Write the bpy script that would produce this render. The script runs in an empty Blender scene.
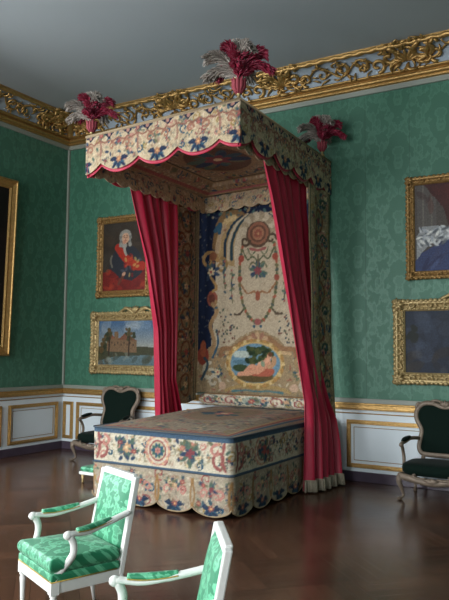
import bpy, math, random
import numpy as np
from mathutils import Vector, Matrix
random.seed(7)
C = bpy.context.scene.collection
PI = math.pi
sin, cos = math.sin, math.cos

# ------------------------------------------------------------------ mesh helpers
def s2l(c):
    return tuple((v/12.92 if v <= .04045 else ((v+.055)/1.055)**2.4) for v in c[:3])

class MB:
    def __init__(s): s.v = []; s.f = []; s.m = []; s.c = {}; s.sm = []
    def add(s, vs, fs, mi=0, smooth=True, cols=None):
        o = len(s.v); s.v += [tuple(p) for p in vs]
        for f in fs: s.f.append(tuple(i+o for i in f)); s.m.append(mi); s.sm.append(smooth)
        if cols is not None:
            for i, c in enumerate(cols): s.c[o+i] = c
        return s
    def box(s, x0, x1, y0, y1, z0, z1, mi=0):
        return s.hexa([(x0,y0,z0),(x1,y0,z0),(x1,y1,z0),(x0,y1,z0),(x0,y0,z1),(x1,y0,z1),(x1,y1,z1),(x0,y1,z1)], mi)
    def hexa(s, p, mi=0):
        return s.add(p, [(0,3,2,1),(4,5,6,7),(0,1,5,4),(1,2,6,5),(2,3,7,6),(3,0,4,7)], mi, False)
    def grid(s, fn, nu, nv, mi=0, cf=None, wrap=False, flip=False):
        vs, cs = [], []
        for j in range(nv+1):
            for i in range(nu if wrap else nu+1):
                u, v = i/nu, j/nv
                vs.append(fn(u, v))
                if cf: cs.append(cf(u, v))
        n = nu if wrap else nu+1; fs = []
        for j in range(nv):
            for i in range(nu):
                a = j*n+i; b = j*n+(i+1) % n
                q = (a, b, b+n, a+n)
                fs.append(q[::-1] if flip else q)
        return s.add(vs, fs, mi, True, cs if cf else None)
    def tube(s, pts, r, n=8, mi=0, cap=True, flat=1.0, up=None, closed=False):
        P = [Vector(p) for p in pts]; k = len(P)
        R = [r]*k if isinstance(r, (int, float)) else list(r)
        vs, fs = [], []
        prev = None
        for i in range(k):
            if closed: t = (P[(i+1) % k]-P[i-1])
            else: t = (P[min(i+1, k-1)]-P[max(i-1, 0)])
            t = t.normalized() if t.length > 1e-9 else Vector((0,0,1))
            if up is not None: a = Vector(up)
            elif prev is None: a = Vector((0,0,1)) if abs(t.z) < .9 else Vector((0,1,0))
            else: a = prev
            b = t.cross(a)
            if b.length < 1e-6: b = t.cross(Vector((1,.3,.2)))
            b.normalize(); a = b.cross(t).normalized(); prev = a
            for j in range(n):
                w = 2*PI*j/n
                vs.append(P[i]+(b*cos(w)+a*sin(w)*flat)*R[i])
        for i in range(k if closed else k-1):
            i2 = (i+1) % k
            for j in range(n):
                j2 = (j+1) % n
                fs.append((i*n+j, i*n+j2, i2*n+j2, i2*n+j))
        if cap and not closed:
            fs.append(tuple(range(n))[::-1]); fs.append(tuple((k-1)*n+j for j in range(n)))
        return s.add(vs, fs, mi)
    def lathe(s, prof, c=(0,0,0), n=16, mi=0):
        vs = [(c[0]+r*cos(2*PI*j/n), c[1]+r*sin(2*PI*j/n), c[2]+z) for r, z in prof for j in range(n)]
        fs = [(i*n+j, i*n+(j+1) % n, (i+1)*n+(j+1) % n, (i+1)*n+j) for i in range(len(prof)-1) for j in range(n)]
        fs += [tuple(range(n))[::-1], tuple((len(prof)-1)*n+j for j in range(n))]
        return s.add(vs, fs, mi)
    def ell(s, c, r, mi=0, n=10, k=6, rot=None):
        vs = []; c = Vector(c)
        for i in range(k+1):
            th = PI*i/k
            for j in range(n):
                p = Vector((r[0]*sin(th)*cos(2*PI*j/n), r[1]*sin(th)*sin(2*PI*j/n), r[2]*cos(th)))
                if rot: p = rot @ p
                vs.append(c+p)
        fs = [(i*n+j, (i+1)*n+j, (i+1)*n+(j+1) % n, i*n+(j+1) % n) for i in range(k) for j in range(n)]
        return s.add(vs, fs, mi)
    def build(s, name, mats, parent=None, bevel=0, solid=0, sub=0):
        me = bpy.data.meshes.new(name); me.from_pydata(s.v, [], s.f)
        for m in (mats if isinstance(mats, (list, tuple)) else [mats]): me.materials.append(m)
        me.polygons.foreach_set('material_index', s.m)
        me.polygons.foreach_set('use_smooth', s.sm)
        if s.c:
            a = me.color_attributes.new('Col', 'FLOAT_COLOR', 'POINT')
            arr = np.ones((len(s.v), 4), np.float32)
            for i, c in s.c.items(): arr[i, :3] = c
            a.data.foreach_set('color', arr.ravel())
        me.update()
        o = bpy.data.objects.new(name, me); C.objects.link(o)
        if parent: o.parent = parent
        if bevel:
            b = o.modifiers.new('b', 'BEVEL'); b.width = bevel; b.segments = 2; b.limit_method = 'ANGLE'
        if solid:
            b = o.modifiers.new('s', 'SOLIDIFY'); b.thickness = solid; b.offset = 0
        if sub:
            b = o.modifiers.new('u', 'SUBSURF'); b.levels = sub; b.render_levels = sub
        return o

def thing(name, label, cat, loc=(0,0,0), rz=0, group=None):
    o = bpy.data.objects.new(name, None); C.objects.link(o); o.empty_display_size = .1
    o.location = loc; o.rotation_euler = (0,0,rz); o['label'] = label; o['category'] = cat
    if group: o['group'] = group
    return o
def tag(o, label, cat, group=None):
    o['label'] = label; o['category'] = cat
    if group: o['group'] = group
    return o
def struct(o): o['kind'] = 'structure'; return o
def dup(root, loc, rz, label):
    r = root.copy(); C.objects.link(r); r.location = loc; r.rotation_euler = (0,0,rz); r['label'] = label
    for ch in list(root.children):
        c = ch.copy(); C.objects.link(c); c.parent = r
        for g in ch.children:
            d = g.copy(); C.objects.link(d); d.parent = c
    return r
def crom(pts, n=6, closed=False):
    P = [np.array(p, float) for p in pts]; out = []; k = len(P)
    for i in range(k if closed else k-1):
        if closed: a, b, c, d = P[i-1], P[i], P[(i+1) % k], P[(i+2) % k]
        else: a, b, c, d = P[max(i-1,0)], P[i], P[i+1], P[min(i+2,k-1)]
        for j in range(n):
            t = j/n
            out.append(.5*((2*b)+(-a+c)*t+(2*a-5*b+4*c-d)*t*t+(-a+3*b-3*c+d)*t**3))
    if not closed: out.append(P[-1])
    return [tuple(p) for p in out]
def lerp(a, b, t): return a+(b-a)*t
def interp(x, xs, ys): return float(np.interp(x, xs, ys))

# ------------------------------------------------------------------ node helper
class N:
    def __init__(s, m): s.t = m.node_tree
    def val(s, x): return x.o if isinstance(x, X) else x
    def math(s, op, *a):
        n = s.t.nodes.new('ShaderNodeMath'); n.operation = op
        for i, x in enumerate(a):
            x = s.val(x)
            if isinstance(x, (int, float)): n.inputs[i].default_value = x
            else: s.t.links.new(x, n.inputs[i])
        return X(s, n.outputs[0])
    def node(s, t, props={}, ins={}, out=0):
        n = s.t.nodes.new(t)
        for k, v in props.items(): setattr(n, k, v)
        for k, v in ins.items():
            v = s.val(v)
            if isinstance(v, bpy.types.NodeSocket): s.t.links.new(v, n.inputs[k])
            else: n.inputs[k].default_value = v
        return X(s, n.outputs[out]) if out is not None else n
    def obj(s):
        c = s.node('ShaderNodeTexCoord', out=None).outputs['Object']
        p = s.t.nodes.new('ShaderNodeSeparateXYZ'); s.t.links.new(c, p.inputs[0])
        return X(s, p.outputs[0]), X(s, p.outputs[1]), X(s, p.outputs[2])
    def vec(s, x, y, z): return s.node('ShaderNodeCombineXYZ', {}, {0: x, 1: y, 2: z})
    def mix(s, f, a, b):
        n = s.t.nodes.new('ShaderNodeMix'); n.data_type = 'RGBA'
        for i, x in ((0, f), (6, a), (7, b)):
            x = s.val(x)
            if isinstance(x, bpy.types.NodeSocket): s.t.links.new(x, n.inputs[i])
            elif i == 0: n.inputs[i].default_value = x
            else: n.inputs[i].default_value = (*x[:3], 1)
        return X(s, n.outputs[2])
    def noise(s, v, scale, det=3, rough=.5):
        return s.node('ShaderNodeTexNoise', {}, {'Vector': v, 'Scale': scale, 'Detail': det, 'Roughness': rough})
    def step(s, x, a, b):
        n = s.t.nodes.new('ShaderNodeMapRange'); n.interpolation_type = 'SMOOTHSTEP'
        s.t.links.new(s.val(x), n.inputs[0]); n.inputs[1].default_value = a; n.inputs[2].default_value = b
        return X(s, n.outputs[0])
class X:
    def __init__(s, n, o): s.n = n; s.o = o
    def __add__(s, b): return s.n.math('ADD', s, b)
    def __sub__(s, b): return s.n.math('SUBTRACT', s, b)
    def __mul__(s, b): return s.n.math('MULTIPLY', s, b)
    def __truediv__(s, b): return s.n.math('DIVIDE', s, b)
    def floor(s): return s.n.math('FLOOR', s)
    def fract(s): return s.n.math('FRACT', s)
    def abs(s): return s.n.math('ABSOLUTE', s)
    def sin(s): return s.n.math('SINE', s)
    def cos(s): return s.n.math('COSINE', s)

def mat(name, col=(.8,.8,.8), rough=.6, metal=0, spec=.5, bump=0, bscale=30, var=0, coat=0, sheen=0):
    m = bpy.data.materials.new(name); m.use_nodes = True
    b = m.node_tree.nodes['Principled BSDF']
    c = s2l(col)
    b.inputs['Base Color'].default_value = (*c, 1); b.inputs['Roughness'].default_value = rough
    b.inputs['Metallic'].default_value = metal; b.inputs['Specular IOR Level'].default_value = spec
    b.inputs['Coat Weight'].default_value = coat; b.inputs['Sheen Weight'].default_value = sheen
    n = N(m)
    if bump or var:
        tc = n.node('ShaderNodeTexCoord', out=3)
        ns = n.noise(tc, bscale, 4)
        if bump:
            bp = n.node('ShaderNodeBump', {}, {'Height': ns, 'Strength': bump, 'Distance': .01})
            n.t.links.new(bp.o, b.inputs['Normal'])
        if var:
            n2 = n.noise(tc, bscale*.4, 4)
            mx = n.mix(n2, tuple(v*(1-var) for v in c), tuple(min(1, v*(1+var)) for v in c))
            n.t.links.new(mx.o, b.inputs['Base Color'])
    return m
def damask(name, base, light, W, H, mode='xz', r0=.55, r1=.35, k=1.0, seam=False, seamw=.56):
    m = bpy.data.materials.new(name); m.use_nodes = True
    b = m.node_tree.nodes['Principled BSDF']; n = N(m)
    x, y, z = n.obj()
    if mode == 'xz': u, v = x, z
    elif mode == 'yz': u, v = y, z
    else: u, v = x, z+y
    U = u/W
    v2 = v/H+(U.floor()*.5)
    a = ((U.fract())-.5).abs()          # 0 at the centre of a column, mirrored
    ang = v2*(2*PI)
    cy, sy = ang.cos(), ang.sin()
    ns = n.node('ShaderNodeTexNoise', {}, {'Vector': n.vec(a*4.4, cy*.75, sy*.75), 'Scale': 1.9, 'Detail': 2.5, 'Roughness': .55})
    og = (a*2)-((cy*.30)+.55)
    ring = n.step(og.abs(), .30, .04)
    core = n.step(n.node('ShaderNodeVectorMath', {'operation': 'LENGTH'}, {0: n.vec(a*5.2, (cy-1.0)*1.6, 0.0)}, 1), 1.0, .15)
    low = n.step(n.node('ShaderNodeVectorMath', {'operation': 'LENGTH'}, {0: n.vec((a-.5)*7.0, (cy+1.0)*1.8, 0.0)}, 1), 1.0, .2)
    env = n.math('MAXIMUM', n.math('MAXIMUM', ring*.20, core*.26), low*.16)
    ray = ((n.node('ShaderNodeMath', {'operation': 'ARCTAN2'}, {0: a, 1: sy*.14})*11.0).cos()*.05)*core
    f = n.step((ns+env)+ray, .56, .61)
    f2b = n.step((ns+env)+ray, .71, .74)
    f = n.math('SUBTRACT', f, f2b*.6)
    f = f*k
    c0, c1 = s2l(base), s2l(light)
    w = n.noise(n.vec(u*3, v*1.2, 0.0), 1.2, 3)
    f2 = n.math('MULTIPLY', f, (w*.5)+.7)
    col = n.mix(f2, c0, c1)
    if seam:
        sx = n.step(((u/seamw).fract()-.5).abs(), .49, .497)
        col = n.mix(sx*.45, col, tuple(c*.35 for c in c0))
    n.t.links.new(col.o, b.inputs['Base Color'])
    n.t.links.new(n.math('SUBTRACT', r0, f*(r0-r1)).o, b.inputs['Roughness'])
    th = n.node('ShaderNodeTexNoise', {}, {'Vector': n.vec(u*250, v*60, 0.0), 'Scale': 1.0})
    bp = n.node('ShaderNodeBump', {}, {'Height': th+f*.8, 'Strength': .25, 'Distance': .002})
    n.t.links.new(bp.o, b.inputs['Normal'])
    b.inputs['Sheen Weight'].default_value = .15
    return m
def colmat(name, rough=.9, bump=.3, scale=260, spec=.3):
    m = bpy.data.materials.new(name); m.use_nodes = True
    b = m.node_tree.nodes['Principled BSDF']; n = N(m)
    a = n.t.nodes.new('ShaderNodeAttribute'); a.attribute_name = 'Col'
    tc = n.node('ShaderNodeTexCoord', out=3)
    ns = n.noise(tc, scale, 3)
    mx = n.t.nodes.new('ShaderNodeMix'); mx.data_type = 'RGBA'; mx.blend_type = 'MULTIPLY'; mx.inputs[0].default_value = .5
    n.t.links.new(a.outputs['Color'], mx.inputs[6])
    g = n.step(ns, .2, .8); n.t.links.new(n.vec(g+.35, g+.35, g+.35).o, mx.inputs[7])
    n.t.links.new(mx.outputs[2], b.inputs['Base Color'])
    bp = n.node('ShaderNodeBump', {}, {'Height': ns, 'Strength': bump, 'Distance': .003})
    n.t.links.new(bp.o, b.inputs['Normal'])
    b.inputs['Roughness'].default_value = rough; b.inputs['Specular IOR Level'].default_value = spec
    return m

GW = dict(base=(.21,.41,.325), light=(.34,.56,.46))
m_wall_b = damask('green silk wall damask', GW['base'], GW['light'], .52, .80, 'xz', seam=True, k=.33)
m_wall_l = damask('green silk wall damask side', GW['base'], GW['light'], .52, .80, 'yz', seam=True, k=.33)
m_chair = damask('green silk chair damask', (.10,.50,.34), (.48,.84,.66), .34, .42, 'mix', .5, .38, k=.6)
m_white = mat('white panel paint', (.88,.92,.94), .45, var=.04, bscale=6)
m_strip = mat('grey white fillet paint', (.55,.57,.53), .5)
m_gold = mat('gilding', (.70,.56,.34), .38, .7, bump=.5, bscale=70, var=.4)
m_gold_d = mat('old dull gilding', (.60,.47,.28), .45, .55, bump=.6, bscale=60, var=.45)
m_gold_p = mat('pale gilding', (.68,.59,.41), .42, .45, bump=.6, bscale=50, var=.4)
m_ceil = mat('ceiling plaster', (.62,.65,.66), .9, var=.07, bscale=1.2)
m_cove = mat('cove plaster', (.62,.67,.71), .85, var=.1, bscale=4)
m_marble = mat('dark violet marble', (.30,.26,.31), .25, var=.35, bscale=14)
m_white_ch = mat('white chair paint', (.90,.90,.88), .35, bump=.08, bscale=60)
m_ruby = mat('crimson silk', (.68,.05,.21), .5, bump=.08, bscale=60, sheen=.1, var=.12)
m_rose = mat('faded rose silk', (.58,.24,.28), .8, bump=.1, bscale=60)
m_velvet = mat('dark green velvet', (.02,.095,.07), .85, spec=.15, sheen=.03, bump=.15, bscale=120, var=.2)
m_wood = mat('worn silvered wood', (.50,.44,.38), .5, .2, bump=.6, bscale=45, var=.4)
m_fringe = mat('grey cream fringe', (.66,.62,.54), .9, bump=.9, bscale=160, var=.3)
m_dark = mat('painting back', (.12,.09,.07), .8)
m_cloth = colmat('embroidered tapestry')
m_paint = colmat('oil paint', rough=.6, bump=.1, scale=60, spec=.3)
m_feather = colmat('ostrich feather', rough=.95, bump=.1, scale=90)
m_blue = mat('blue braid', (.24,.30,.35), .8, bump=.4, bscale=150)
m_green_br = mat('green braid', (.26,.38,.30), .8, bump=.4, bscale=150)
m_beige_br = mat('buff braid', (.60,.52,.40), .8, bump=.4, bscale=150)
m_nail = mat('gilt nails', (.75,.62,.30), .4, .6, bump=.8, bscale=200)

# floor: oak parquet laid in diagonal squares
def floor_mat():
    m = bpy.data.materials.new('dark oak parquet'); m.use_nodes = True
    b = m.node_tree.nodes['Principled BSDF']; n = N(m)
    x, y, z = n.obj()
    p = (x+y)*.7071; q = (x-y)*.7071
    S = .62
    par = ((p/S).floor()+(q/S).floor())/2.0
    par = n.math('GREATER_THAN', par.fract(), .25)
    a = par*p+(n.math('SUBTRACT', 1.0, par)*q)
    c = par*q+(n.math('SUBTRACT', 1.0, par)*p)
    w = .103
    pid = (a/w).floor()
    rnd = n.node('ShaderNodeTexWhiteNoise', {'noise_dimensions': '3D'}, {'Vector': n.vec(pid, (c/S).floor(), par)})
    joint = n.step(((a/w).fract()-.5).abs(), .47, .495)
    jb = n.step(((c/S).fract()-.5).abs(), .493, .498)
    joint = n.math('MAXIMUM', joint, jb)
    grain = n.noise(n.vec(a*60, c*4, rnd*5), 1.0, 4, .6)
    t = (rnd*.55)+(grain*.45)+(par*.1)
    col = n.mix(t, s2l((.22,.14,.11)), s2l((.39,.26,.195)))
    col = n.mix(joint*.8, col, s2l((.10,.065,.05)))
    n.t.links.new(col.o, b.inputs['Base Color'])
    big = n.noise(n.vec(x, y, 0.0), 1.3, 4)
    n.t.links.new(((big*.14)+.15).o, b.inputs['Roughness'])
    bp = n.node('ShaderNodeBump', {}, {'Height': grain*.3-joint, 'Strength': .14, 'Distance': .004})
    n.t.links.new(bp.o, b.inputs['Normal'])
    b.inputs['Specular IOR Level'].default_value = .55
    return m
m_floor = floor_mat()

# ------------------------------------------------------------------ painted canvas for textiles and pictures
class CV:
    def __init__(s, w, h, base, res=110):
        s.w, s.h, s.res = w, h, res
        s.W, s.H = int(w*res)+2, int(h*res)+2
        s.a = np.zeros((s.H, s.W, 3), np.float32); s.a[:] = base
        s.rg = np.random.RandomState(3)
    def disc(s, x, y, rx, ry=None, ang=0, col=(0,0,0), al=1):
        ry = ry or rx; R = max(rx, ry, .006)
        i0, i1 = max(0, int((x-R)*s.res)), min(s.W, int((x+R)*s.res)+2)
        j0, j1 = max(0, int((y-R)*s.res)), min(s.H, int((y+R)*s.res)+2)
        if i0 >= i1 or j0 >= j1: return
        X_, Y_ = np.meshgrid(np.arange(i0, i1)/s.res-x, np.arange(j0, j1)/s.res-y)
        ca, sa = cos(ang), sin(ang)
        u = (X_*ca+Y_*sa)/rx; v = (-X_*sa+Y_*ca)/ry
        d = np.sqrt(u*u+v*v)
        k = np.clip((1-d)*min(rx, ry)*s.res+.5, 0, 1)[..., None]*al
        s.a[j0:j1, i0:i1] = s.a[j0:j1, i0:i1]*(1-k)+np.array(col, np.float32)*k
    def stroke(s, pts, r, col, al=1, r1=None):
        p = crom(pts, 8); L = len(p)
        for a in range(L-1):
            (x0, y0), (x1, y1) = p[a], p[a+1]
            d = math.hypot(x1-x0, y1-y0); t = a/(L-1)
            rr = r if r1 is None else r+(r1-r)*t
            k = max(1, int(d/max(rr*.6, .004)))
            for q in range(k): s.disc(x0+(x1-x0)*q/k, y0+(y1-y0)*q/k, rr, col=col, al=al)
    def rect(s, x0, x1, y0, y1, col, al=1):
        i0, i1 = max(0, int(x0*s.res)), int(x1*s.res); j0, j1 = max(0, int(y0*s.res)), int(y1*s.res)
        s.a[j0:j1, i0:i1] = s.a[j0:j1, i0:i1]*(1-al)+np.array(col, np.float32)*al
    def poly(s, pts, col, al=1):
        X_, Y_ = np.meshgrid(np.arange(s.W)/s.res, np.arange(s.H)/s.res)
        ins = np.zeros_like(X_, bool); n = len(pts)
        for a in range(n):
            (x0, y0), (x1, y1) = pts[a], pts[(a+1) % n]
            if y0 == y1: continue
            c = ((y0 > Y_) != (y1 > Y_)) & (X_ < (x1-x0)*(Y_-y0)/(y1-y0)+x0)
            ins ^= c
        s.a[ins] = s.a[ins]*(1-al)+np.array(col, np.float32)*al
    def leaf(s, x, y, L, ang, col, w=.3): s.disc(x+cos(ang)*L/2, y+sin(ang)*L/2, L/2, L*w, ang, col)
    def flower(s, x, y, r, col, c2, n=6):
        o = s.rg.rand()*3
        for k in range(n):
            w = o+2*PI*k/n; s.disc(x+cos(w)*r*.6, y+sin(w)*r*.6, r*.45, r*.3, w, col)
        s.disc(x, y, r*.33, col=c2)
    def spiral(s, x, y, r, a0, turns, col, wd, d=1):
        pts = [(x+r*(1-t*.8)*cos(a0+d*t*turns*2*PI), y+r*(1-t*.8)*sin(a0+d*t*turns*2*PI)) for t in np.linspace(0, 1, 14)]
        s.stroke(pts, wd, col, r1=wd*.5)
    def sprig(s, x, y, r, pal, k=9):
        for q in range(k):
            w = s.rg.rand()*2*PI; d = r*(.5+.5*s.rg.rand())
            s.leaf(x+cos(w)*r*.25, y+sin(w)*r*.25, d, w+.5*(s.rg.rand()-.5), pal['leaf'][s.rg.randint(len(pal['leaf']))], .22)
        s.flower(x, y, r*.5, pal['fl'][s.rg.randint(len(pal['fl']))], pal['fl'][s.rg.randint(len(pal['fl']))])
    def speckle(s, amt): s.a *= 1+(s.rg.rand(s.H, s.W, 1)-.5)*amt
    def get(s, x, y):
        j = min(max(int(round(y*s.res)), 0), s.H-1); i = min(max(int(round(x*s.res)), 0), s.W-1)
        c = s.lin[j, i]; return (float(c[0]), float(c[1]), float(c[2]))
    def done(s, sp=.15):
        s.speckle(sp); a = np.clip(s.a, 0, 1)
        s.lin = np.where(a <= .04045, a/12.92, ((a+.055)/1.055)**2.4); return s

CREAM = (.80,.76,.67); BEIGE = (.70,.61,.47); TAN = (.58,.48,.34)
PAL = dict(leaf=[(.25,.34,.38),(.32,.40,.35),(.20,.26,.35),(.42,.42,.32)], fl=[(.60,.30,.28),(.70,.46,.40),(.76,.60,.46),(.50,.26,.28),(.82,.74,.58)])
NAVY = (.07,.12,.22); TEAL = (.18,.32,.40); ROSE = (.58,.34,.32); PINK = (.72,.50,.45)

def floral(cv, x0, x1, y0, y1, n, r, seed=1, busy=True):
    rg = np.random.RandomState(seed)
    MT = [(.60,.50,.38),(.52,.42,.34),(.82,.77,.66),(.58,.56,.46),(.66,.48,.42),(.84,.78,.68),(.44,.44,.40)]
    for k in range(int((x1-x0)*(y1-y0)*900)):
        cv.disc(x0+(x1-x0)*rg.rand(), y0+(y1-y0)*rg.rand(), .010+.016*rg.rand(), .006+.006*rg.rand(), rg.rand()*3, MT[rg.randint(7)], .6)
    for k in range(n):
        x, y = x0+(x1-x0)*rg.rand(), y0+(y1-y0)*rg.rand()
        t = rg.rand()
        if busy and t < .35:
            cv.spiral(x, y, r*(.8+.8*rg.rand()), rg.rand()*6, .8+.5*rg.rand(), [PINK, ROSE, TEAL, (.60,.50,.30)][rg.randint(4)], r*.16, 1 if rg.rand() > .5 else -1)
        elif t < .8: cv.sprig(x, y, r*(.7+.6*rg.rand()), PAL, 7)
        else: cv.leaf(x, y, r*1.5, rg.rand()*6, PAL['leaf'][rg.randint(4)])
def palmette(cv, x, y, r, col=(.15,.21,.30), c2=ROSE):
    for k in range(9):
        w = PI+PI*(k/8)*1.0 if k % 2 else PI*.95+PI*1.1*(k/8)
        cv.leaf(x, y+r*.55, r*(1.15 if k % 2 == 0 else .8), w, col if k % 2 == 0 else TEAL, .15)
    for k in (-1, 1):
        cv.stroke([(x+k*r*.2, y+r*.6),(x+k*r*.7, y+r*.95),(x+k*r*1.1, y+r*.6)], r*.10, col, r1=r*.05)
    cv.flower(x, y+r*.65, r*.34, c2, (.85,.65,.45))

# ------------------------------------------------------------------ camera (solved from the room's vanishing lines)
cam_d = bpy.data.cameras.new('camera'); cam = bpy.data.objects.new('camera', cam_d); C.objects.link(cam)
Rm = Matrix(((0.86107124,0.02844413,0.50768815),(0.50839273,-0.06711037,-0.85850628),(0.00965168,0.99734003,-0.0722476)))
cam.matrix_world = Matrix.Translation((7.80515779,-8.1301965,1.6)) @ Rm.to_4x4()
cam_d.sensor_fit = 'VERTICAL'; cam_d.sensor_height = 36; cam_d.lens = 36*678/600; cam_d.clip_start = .05
bpy.context.scene.camera = cam

# ------------------------------------------------------------------ room shell
XR, YF, ZC = 11.0, -10.6, 5.27
WZ0, WZ1 = 1.01, 4.83
b = MB(); b.add([(-.3,YF-.3,0),(XR+.3,YF-.3,0),(XR+.3,.3,0),(-.3,.3,0),(-.3,YF-.3,-.1),(XR+.3,YF-.3,-.1),(XR+.3,.3,-.1),(-.3,.3,-.1)], [(0,1,2,3),(4,7,6,5),(0,4,5,1),(1,5,6,2),(2,6,7,3),(3,7,4,0)], 0, False)
struct(b.build('floor', m_floor))
b = MB(); b.box(-.3, XR+.3, YF-.3, .3, ZC, ZC+.1); struct(b.build('ceiling', m_ceil))
b = MB(); b.box(0, XR, 0, .2, WZ0-.02, ZC, 0); b.box(0, XR, 0, .2, 0, WZ0-.02, 1)
struct(b.build('wall_back', [m_wall_b, m_white]))
WIN = [(-4.5,-3.1), (-7.0,-5.6), (-9.5,-8.1)]; WB, WT = .35, 4.2
b = MB()
ys = [YF]+[v for w in reversed(WIN) for v in w]+[0]
for i in range(0, len(ys), 2):
    b.box(-.2, 0, ys[i], ys[i+1], WZ0-.02, ZC, 0); b.box(-.2, 0, ys[i], ys[i+1], 0, WZ0-.02, 1)
for (a, c) in WIN:
    b.box(-.2, 0, a, c, WT, ZC, 0); b.box(-.2, 0, a, c, 0, WB, 1)
struct(b.build('wall_left', [m_wall_l, m_white]))
b = MB(); b.box(XR, XR+.2, YF, 0, WZ0-.02, ZC, 0); b.box(XR, XR+.2, YF, 0, 0, WZ0-.02, 1); struct(b.build('wall_right', [m_wall_l, m_white]))
WINF = [(1.0,2.4), (3.9,5.3), (6.8,8.2)]
b = MB(); xs = [0]+[v for w in WINF for v in w]+[XR]
for i in range(0, len(xs), 2):
    b.box(xs[i], xs[i+1], YF-.2, YF, WZ0-.02, ZC, 0); b.box(xs[i], xs[i+1], YF-.2, YF, 0, WZ0-.02, 1)
for (a, c) in WINF:
    b.box(a, c, YF-.2, YF, WT, ZC, 0); b.box(a, c, YF-.2, YF, 0, WB, 1)
struct(b.build('wall_front', [m_wall_b, m_white]))
m_glass = bpy.data.materials.new('window glass'); m_glass.use_nodes = True
nt = m_glass.node_tree; nt.nodes.clear()
o_ = nt.nodes.new('ShaderNodeOutputMaterial'); mx = nt.nodes.new('ShaderNodeMixShader'); tr = nt.nodes.new('ShaderNodeBsdfTransparent'); gl = nt.nodes.new('ShaderNodeBsdfGlossy')
gl.inputs['Roughness'].default_value = .02; mx.inputs[0].default_value = .08
nt.links.new(tr.outputs[0], mx.inputs[1]); nt.links.new(gl.outputs[0], mx.inputs[2]); nt.links.new(mx.outputs[0], o_.inputs[0])
for k, (sd_, (a, c)) in enumerate([('l', w) for w in WIN]+[('f', w) for w in WINF]):
    def bb(M, d0, d1, s0, s1, z0, z1):
        if sd_ == 'l': M.box(d0, d1, s0, s1, z0, z1)
        else: M.box(s0, s1, YF+d0, YF+d1, z0, z1)
    f = MB()
    bb(f, -.14, -.06, a, a+.07, WB, WT); bb(f, -.14, -.06, c-.07, c, WB, WT); bb(f, -.14, -.06, a+.07, c-.07, WB, WB+.08); bb(f, -.14, -.06, a+.07, c-.07, WT-.08, WT)
    bb(f, -.12, -.08, (a+c)/2-.03, (a+c)/2+.03, WB+.08, WT-.08)
    for q in range(1, 6): bb(f, -.11, -.085, a+.07, c-.07, WB+q*.64-.015, WB+q*.64+.015)
    w = struct(f.build('window_%d' % (k+1), m_white_ch))
    p = MB(); bb(p, -.102, -.098, a+.05, c-.05, WB+.05, WT-.05); p.build('pane', m_glass, w)

# baseboards, rails, dado mouldings
def strip_b(M, x0, x1, z0, z1, d, mi=0): M.box(x0, x1, -d, 0, z0, z1, mi)
def dado(M, put, a0, a1):
    # put(s0, s1, z0, z1, depth, mat) along a wall
    put(a0, a1, .955, 1.01, .035, 1)      # grey fillet on top of the rail
    put(a0, a1, .935, .955, .05, 0); put(a0, a1, .885, .935, .065, 0); put(a0, a1, .87, .885, .045, 0)
    put(a0, a1, .82, .833, .018, 2)
    put(a0, a1, .12, .15, .02, 3)
def panel(put, s0, s1, z0=.165, z1=.745):
    w = .05
    for (q0, q1, r0, r1) in ((s0, s1, z0, z0+w), (s0, s1, z1-w, z1), (s0, s0+w, z0+w, z1-w), (s1-w, s1, z0+w, z1-w)):
        put(q0, q1, r0, r1, .028, 0)
    i = .016; w2 = .018
    for (q0, q1, r0, r1) in ((s0+i, s1-i, z0+i, z0+i+w2), (s0+i, s1-i, z1-i-w2, z1-i), (s0+i, s0+i+w2, z0+i+w2, z1-i-w2), (s1-i-w2, s1-i, z0+i+w2, z1-i-w2)):
        put(q0, q1, r0, r1, .038, 0)
    i = w+.035; w2 = .008
    if s1-s0 > .25:
        for (q0, q1, r0, r1) in ((s0+i, s1-i, z0+i, z0+i+w2), (s0+i, s1-i, z1-i-w2, z1-i), (s0+i, s0+i+w2, z0+i, z1-i), (s1-i-w2, s1-i, z0+i, z1-i)):
            put(q0, q1, r0, r1, .008, 2)
TM = [m_gold, m_strip, m_gold_d, m_white]
def putter(M, side):
    if side == 'back': return lambda a, c, z0, z1, d, mi: M.box(a, c, -d, 0, z0, z1, mi)
    if side == 'left': return lambda a, c, z0, z1, d, mi: M.box(0, d, -c, -a, z0, z1, mi)
    if side == 'right': return lambda a, c, z0, z1, d, mi: M.box(XR-d, XR, -c, -a, z0, z1, mi)
    return lambda a, c, z0, z1, d, mi: M.box(a, c, YF, YF+d, z0, z1, mi)
M = MB(); P_ = putter(M, 'back'); dado(M, P_, 0, XR)
for s0, s1 in ((.03,.235), (.31,2.28), (2.40,2.62), (2.7,4.6), (4.79,6.72), (6.86,8.8), (8.95,10.85)): panel(P_, s0, s1)
struct(M.build('trim_1', TM, bevel=.004))
M = MB(); P_ = putter(M, 'left')
segs = []; prev = 0
for (c, a) in [(-w[1], -w[0]) for w in WIN]:
    segs.append((prev, c)); prev = a
segs.append((prev, -YF))
for s0, s1 in segs: dado(M, P_, s0, s1)
for s0, s1 in ((.12,1.12), (1.25,2.9), (4.6,5.5), (7.1,8.0)): panel(P_, s0, s1)
struct(M.build('trim_2', TM, bevel=.004))
for nm, sd, L, pn in (('trim_3', 'right', -YF, ((.2,2.2),(2.4,4.4),(4.6,6.6),(6.8,8.8))), ('trim_4', 'front', XR, ((.1,.9),(2.5,3.8),(5.4,6.7),(8.3,10.7)))):
    M = MB(); P_ = putter(M, sd)
    if sd == 'right': dado(M, P_, 0, L)
    else:
        for i in range(0, len(xs), 2): dado(M, P_, xs[i], xs[i+1])
    for s0, s1 in pn: panel(P_, s0, s1)
    struct(M.build(nm, TM))
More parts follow.
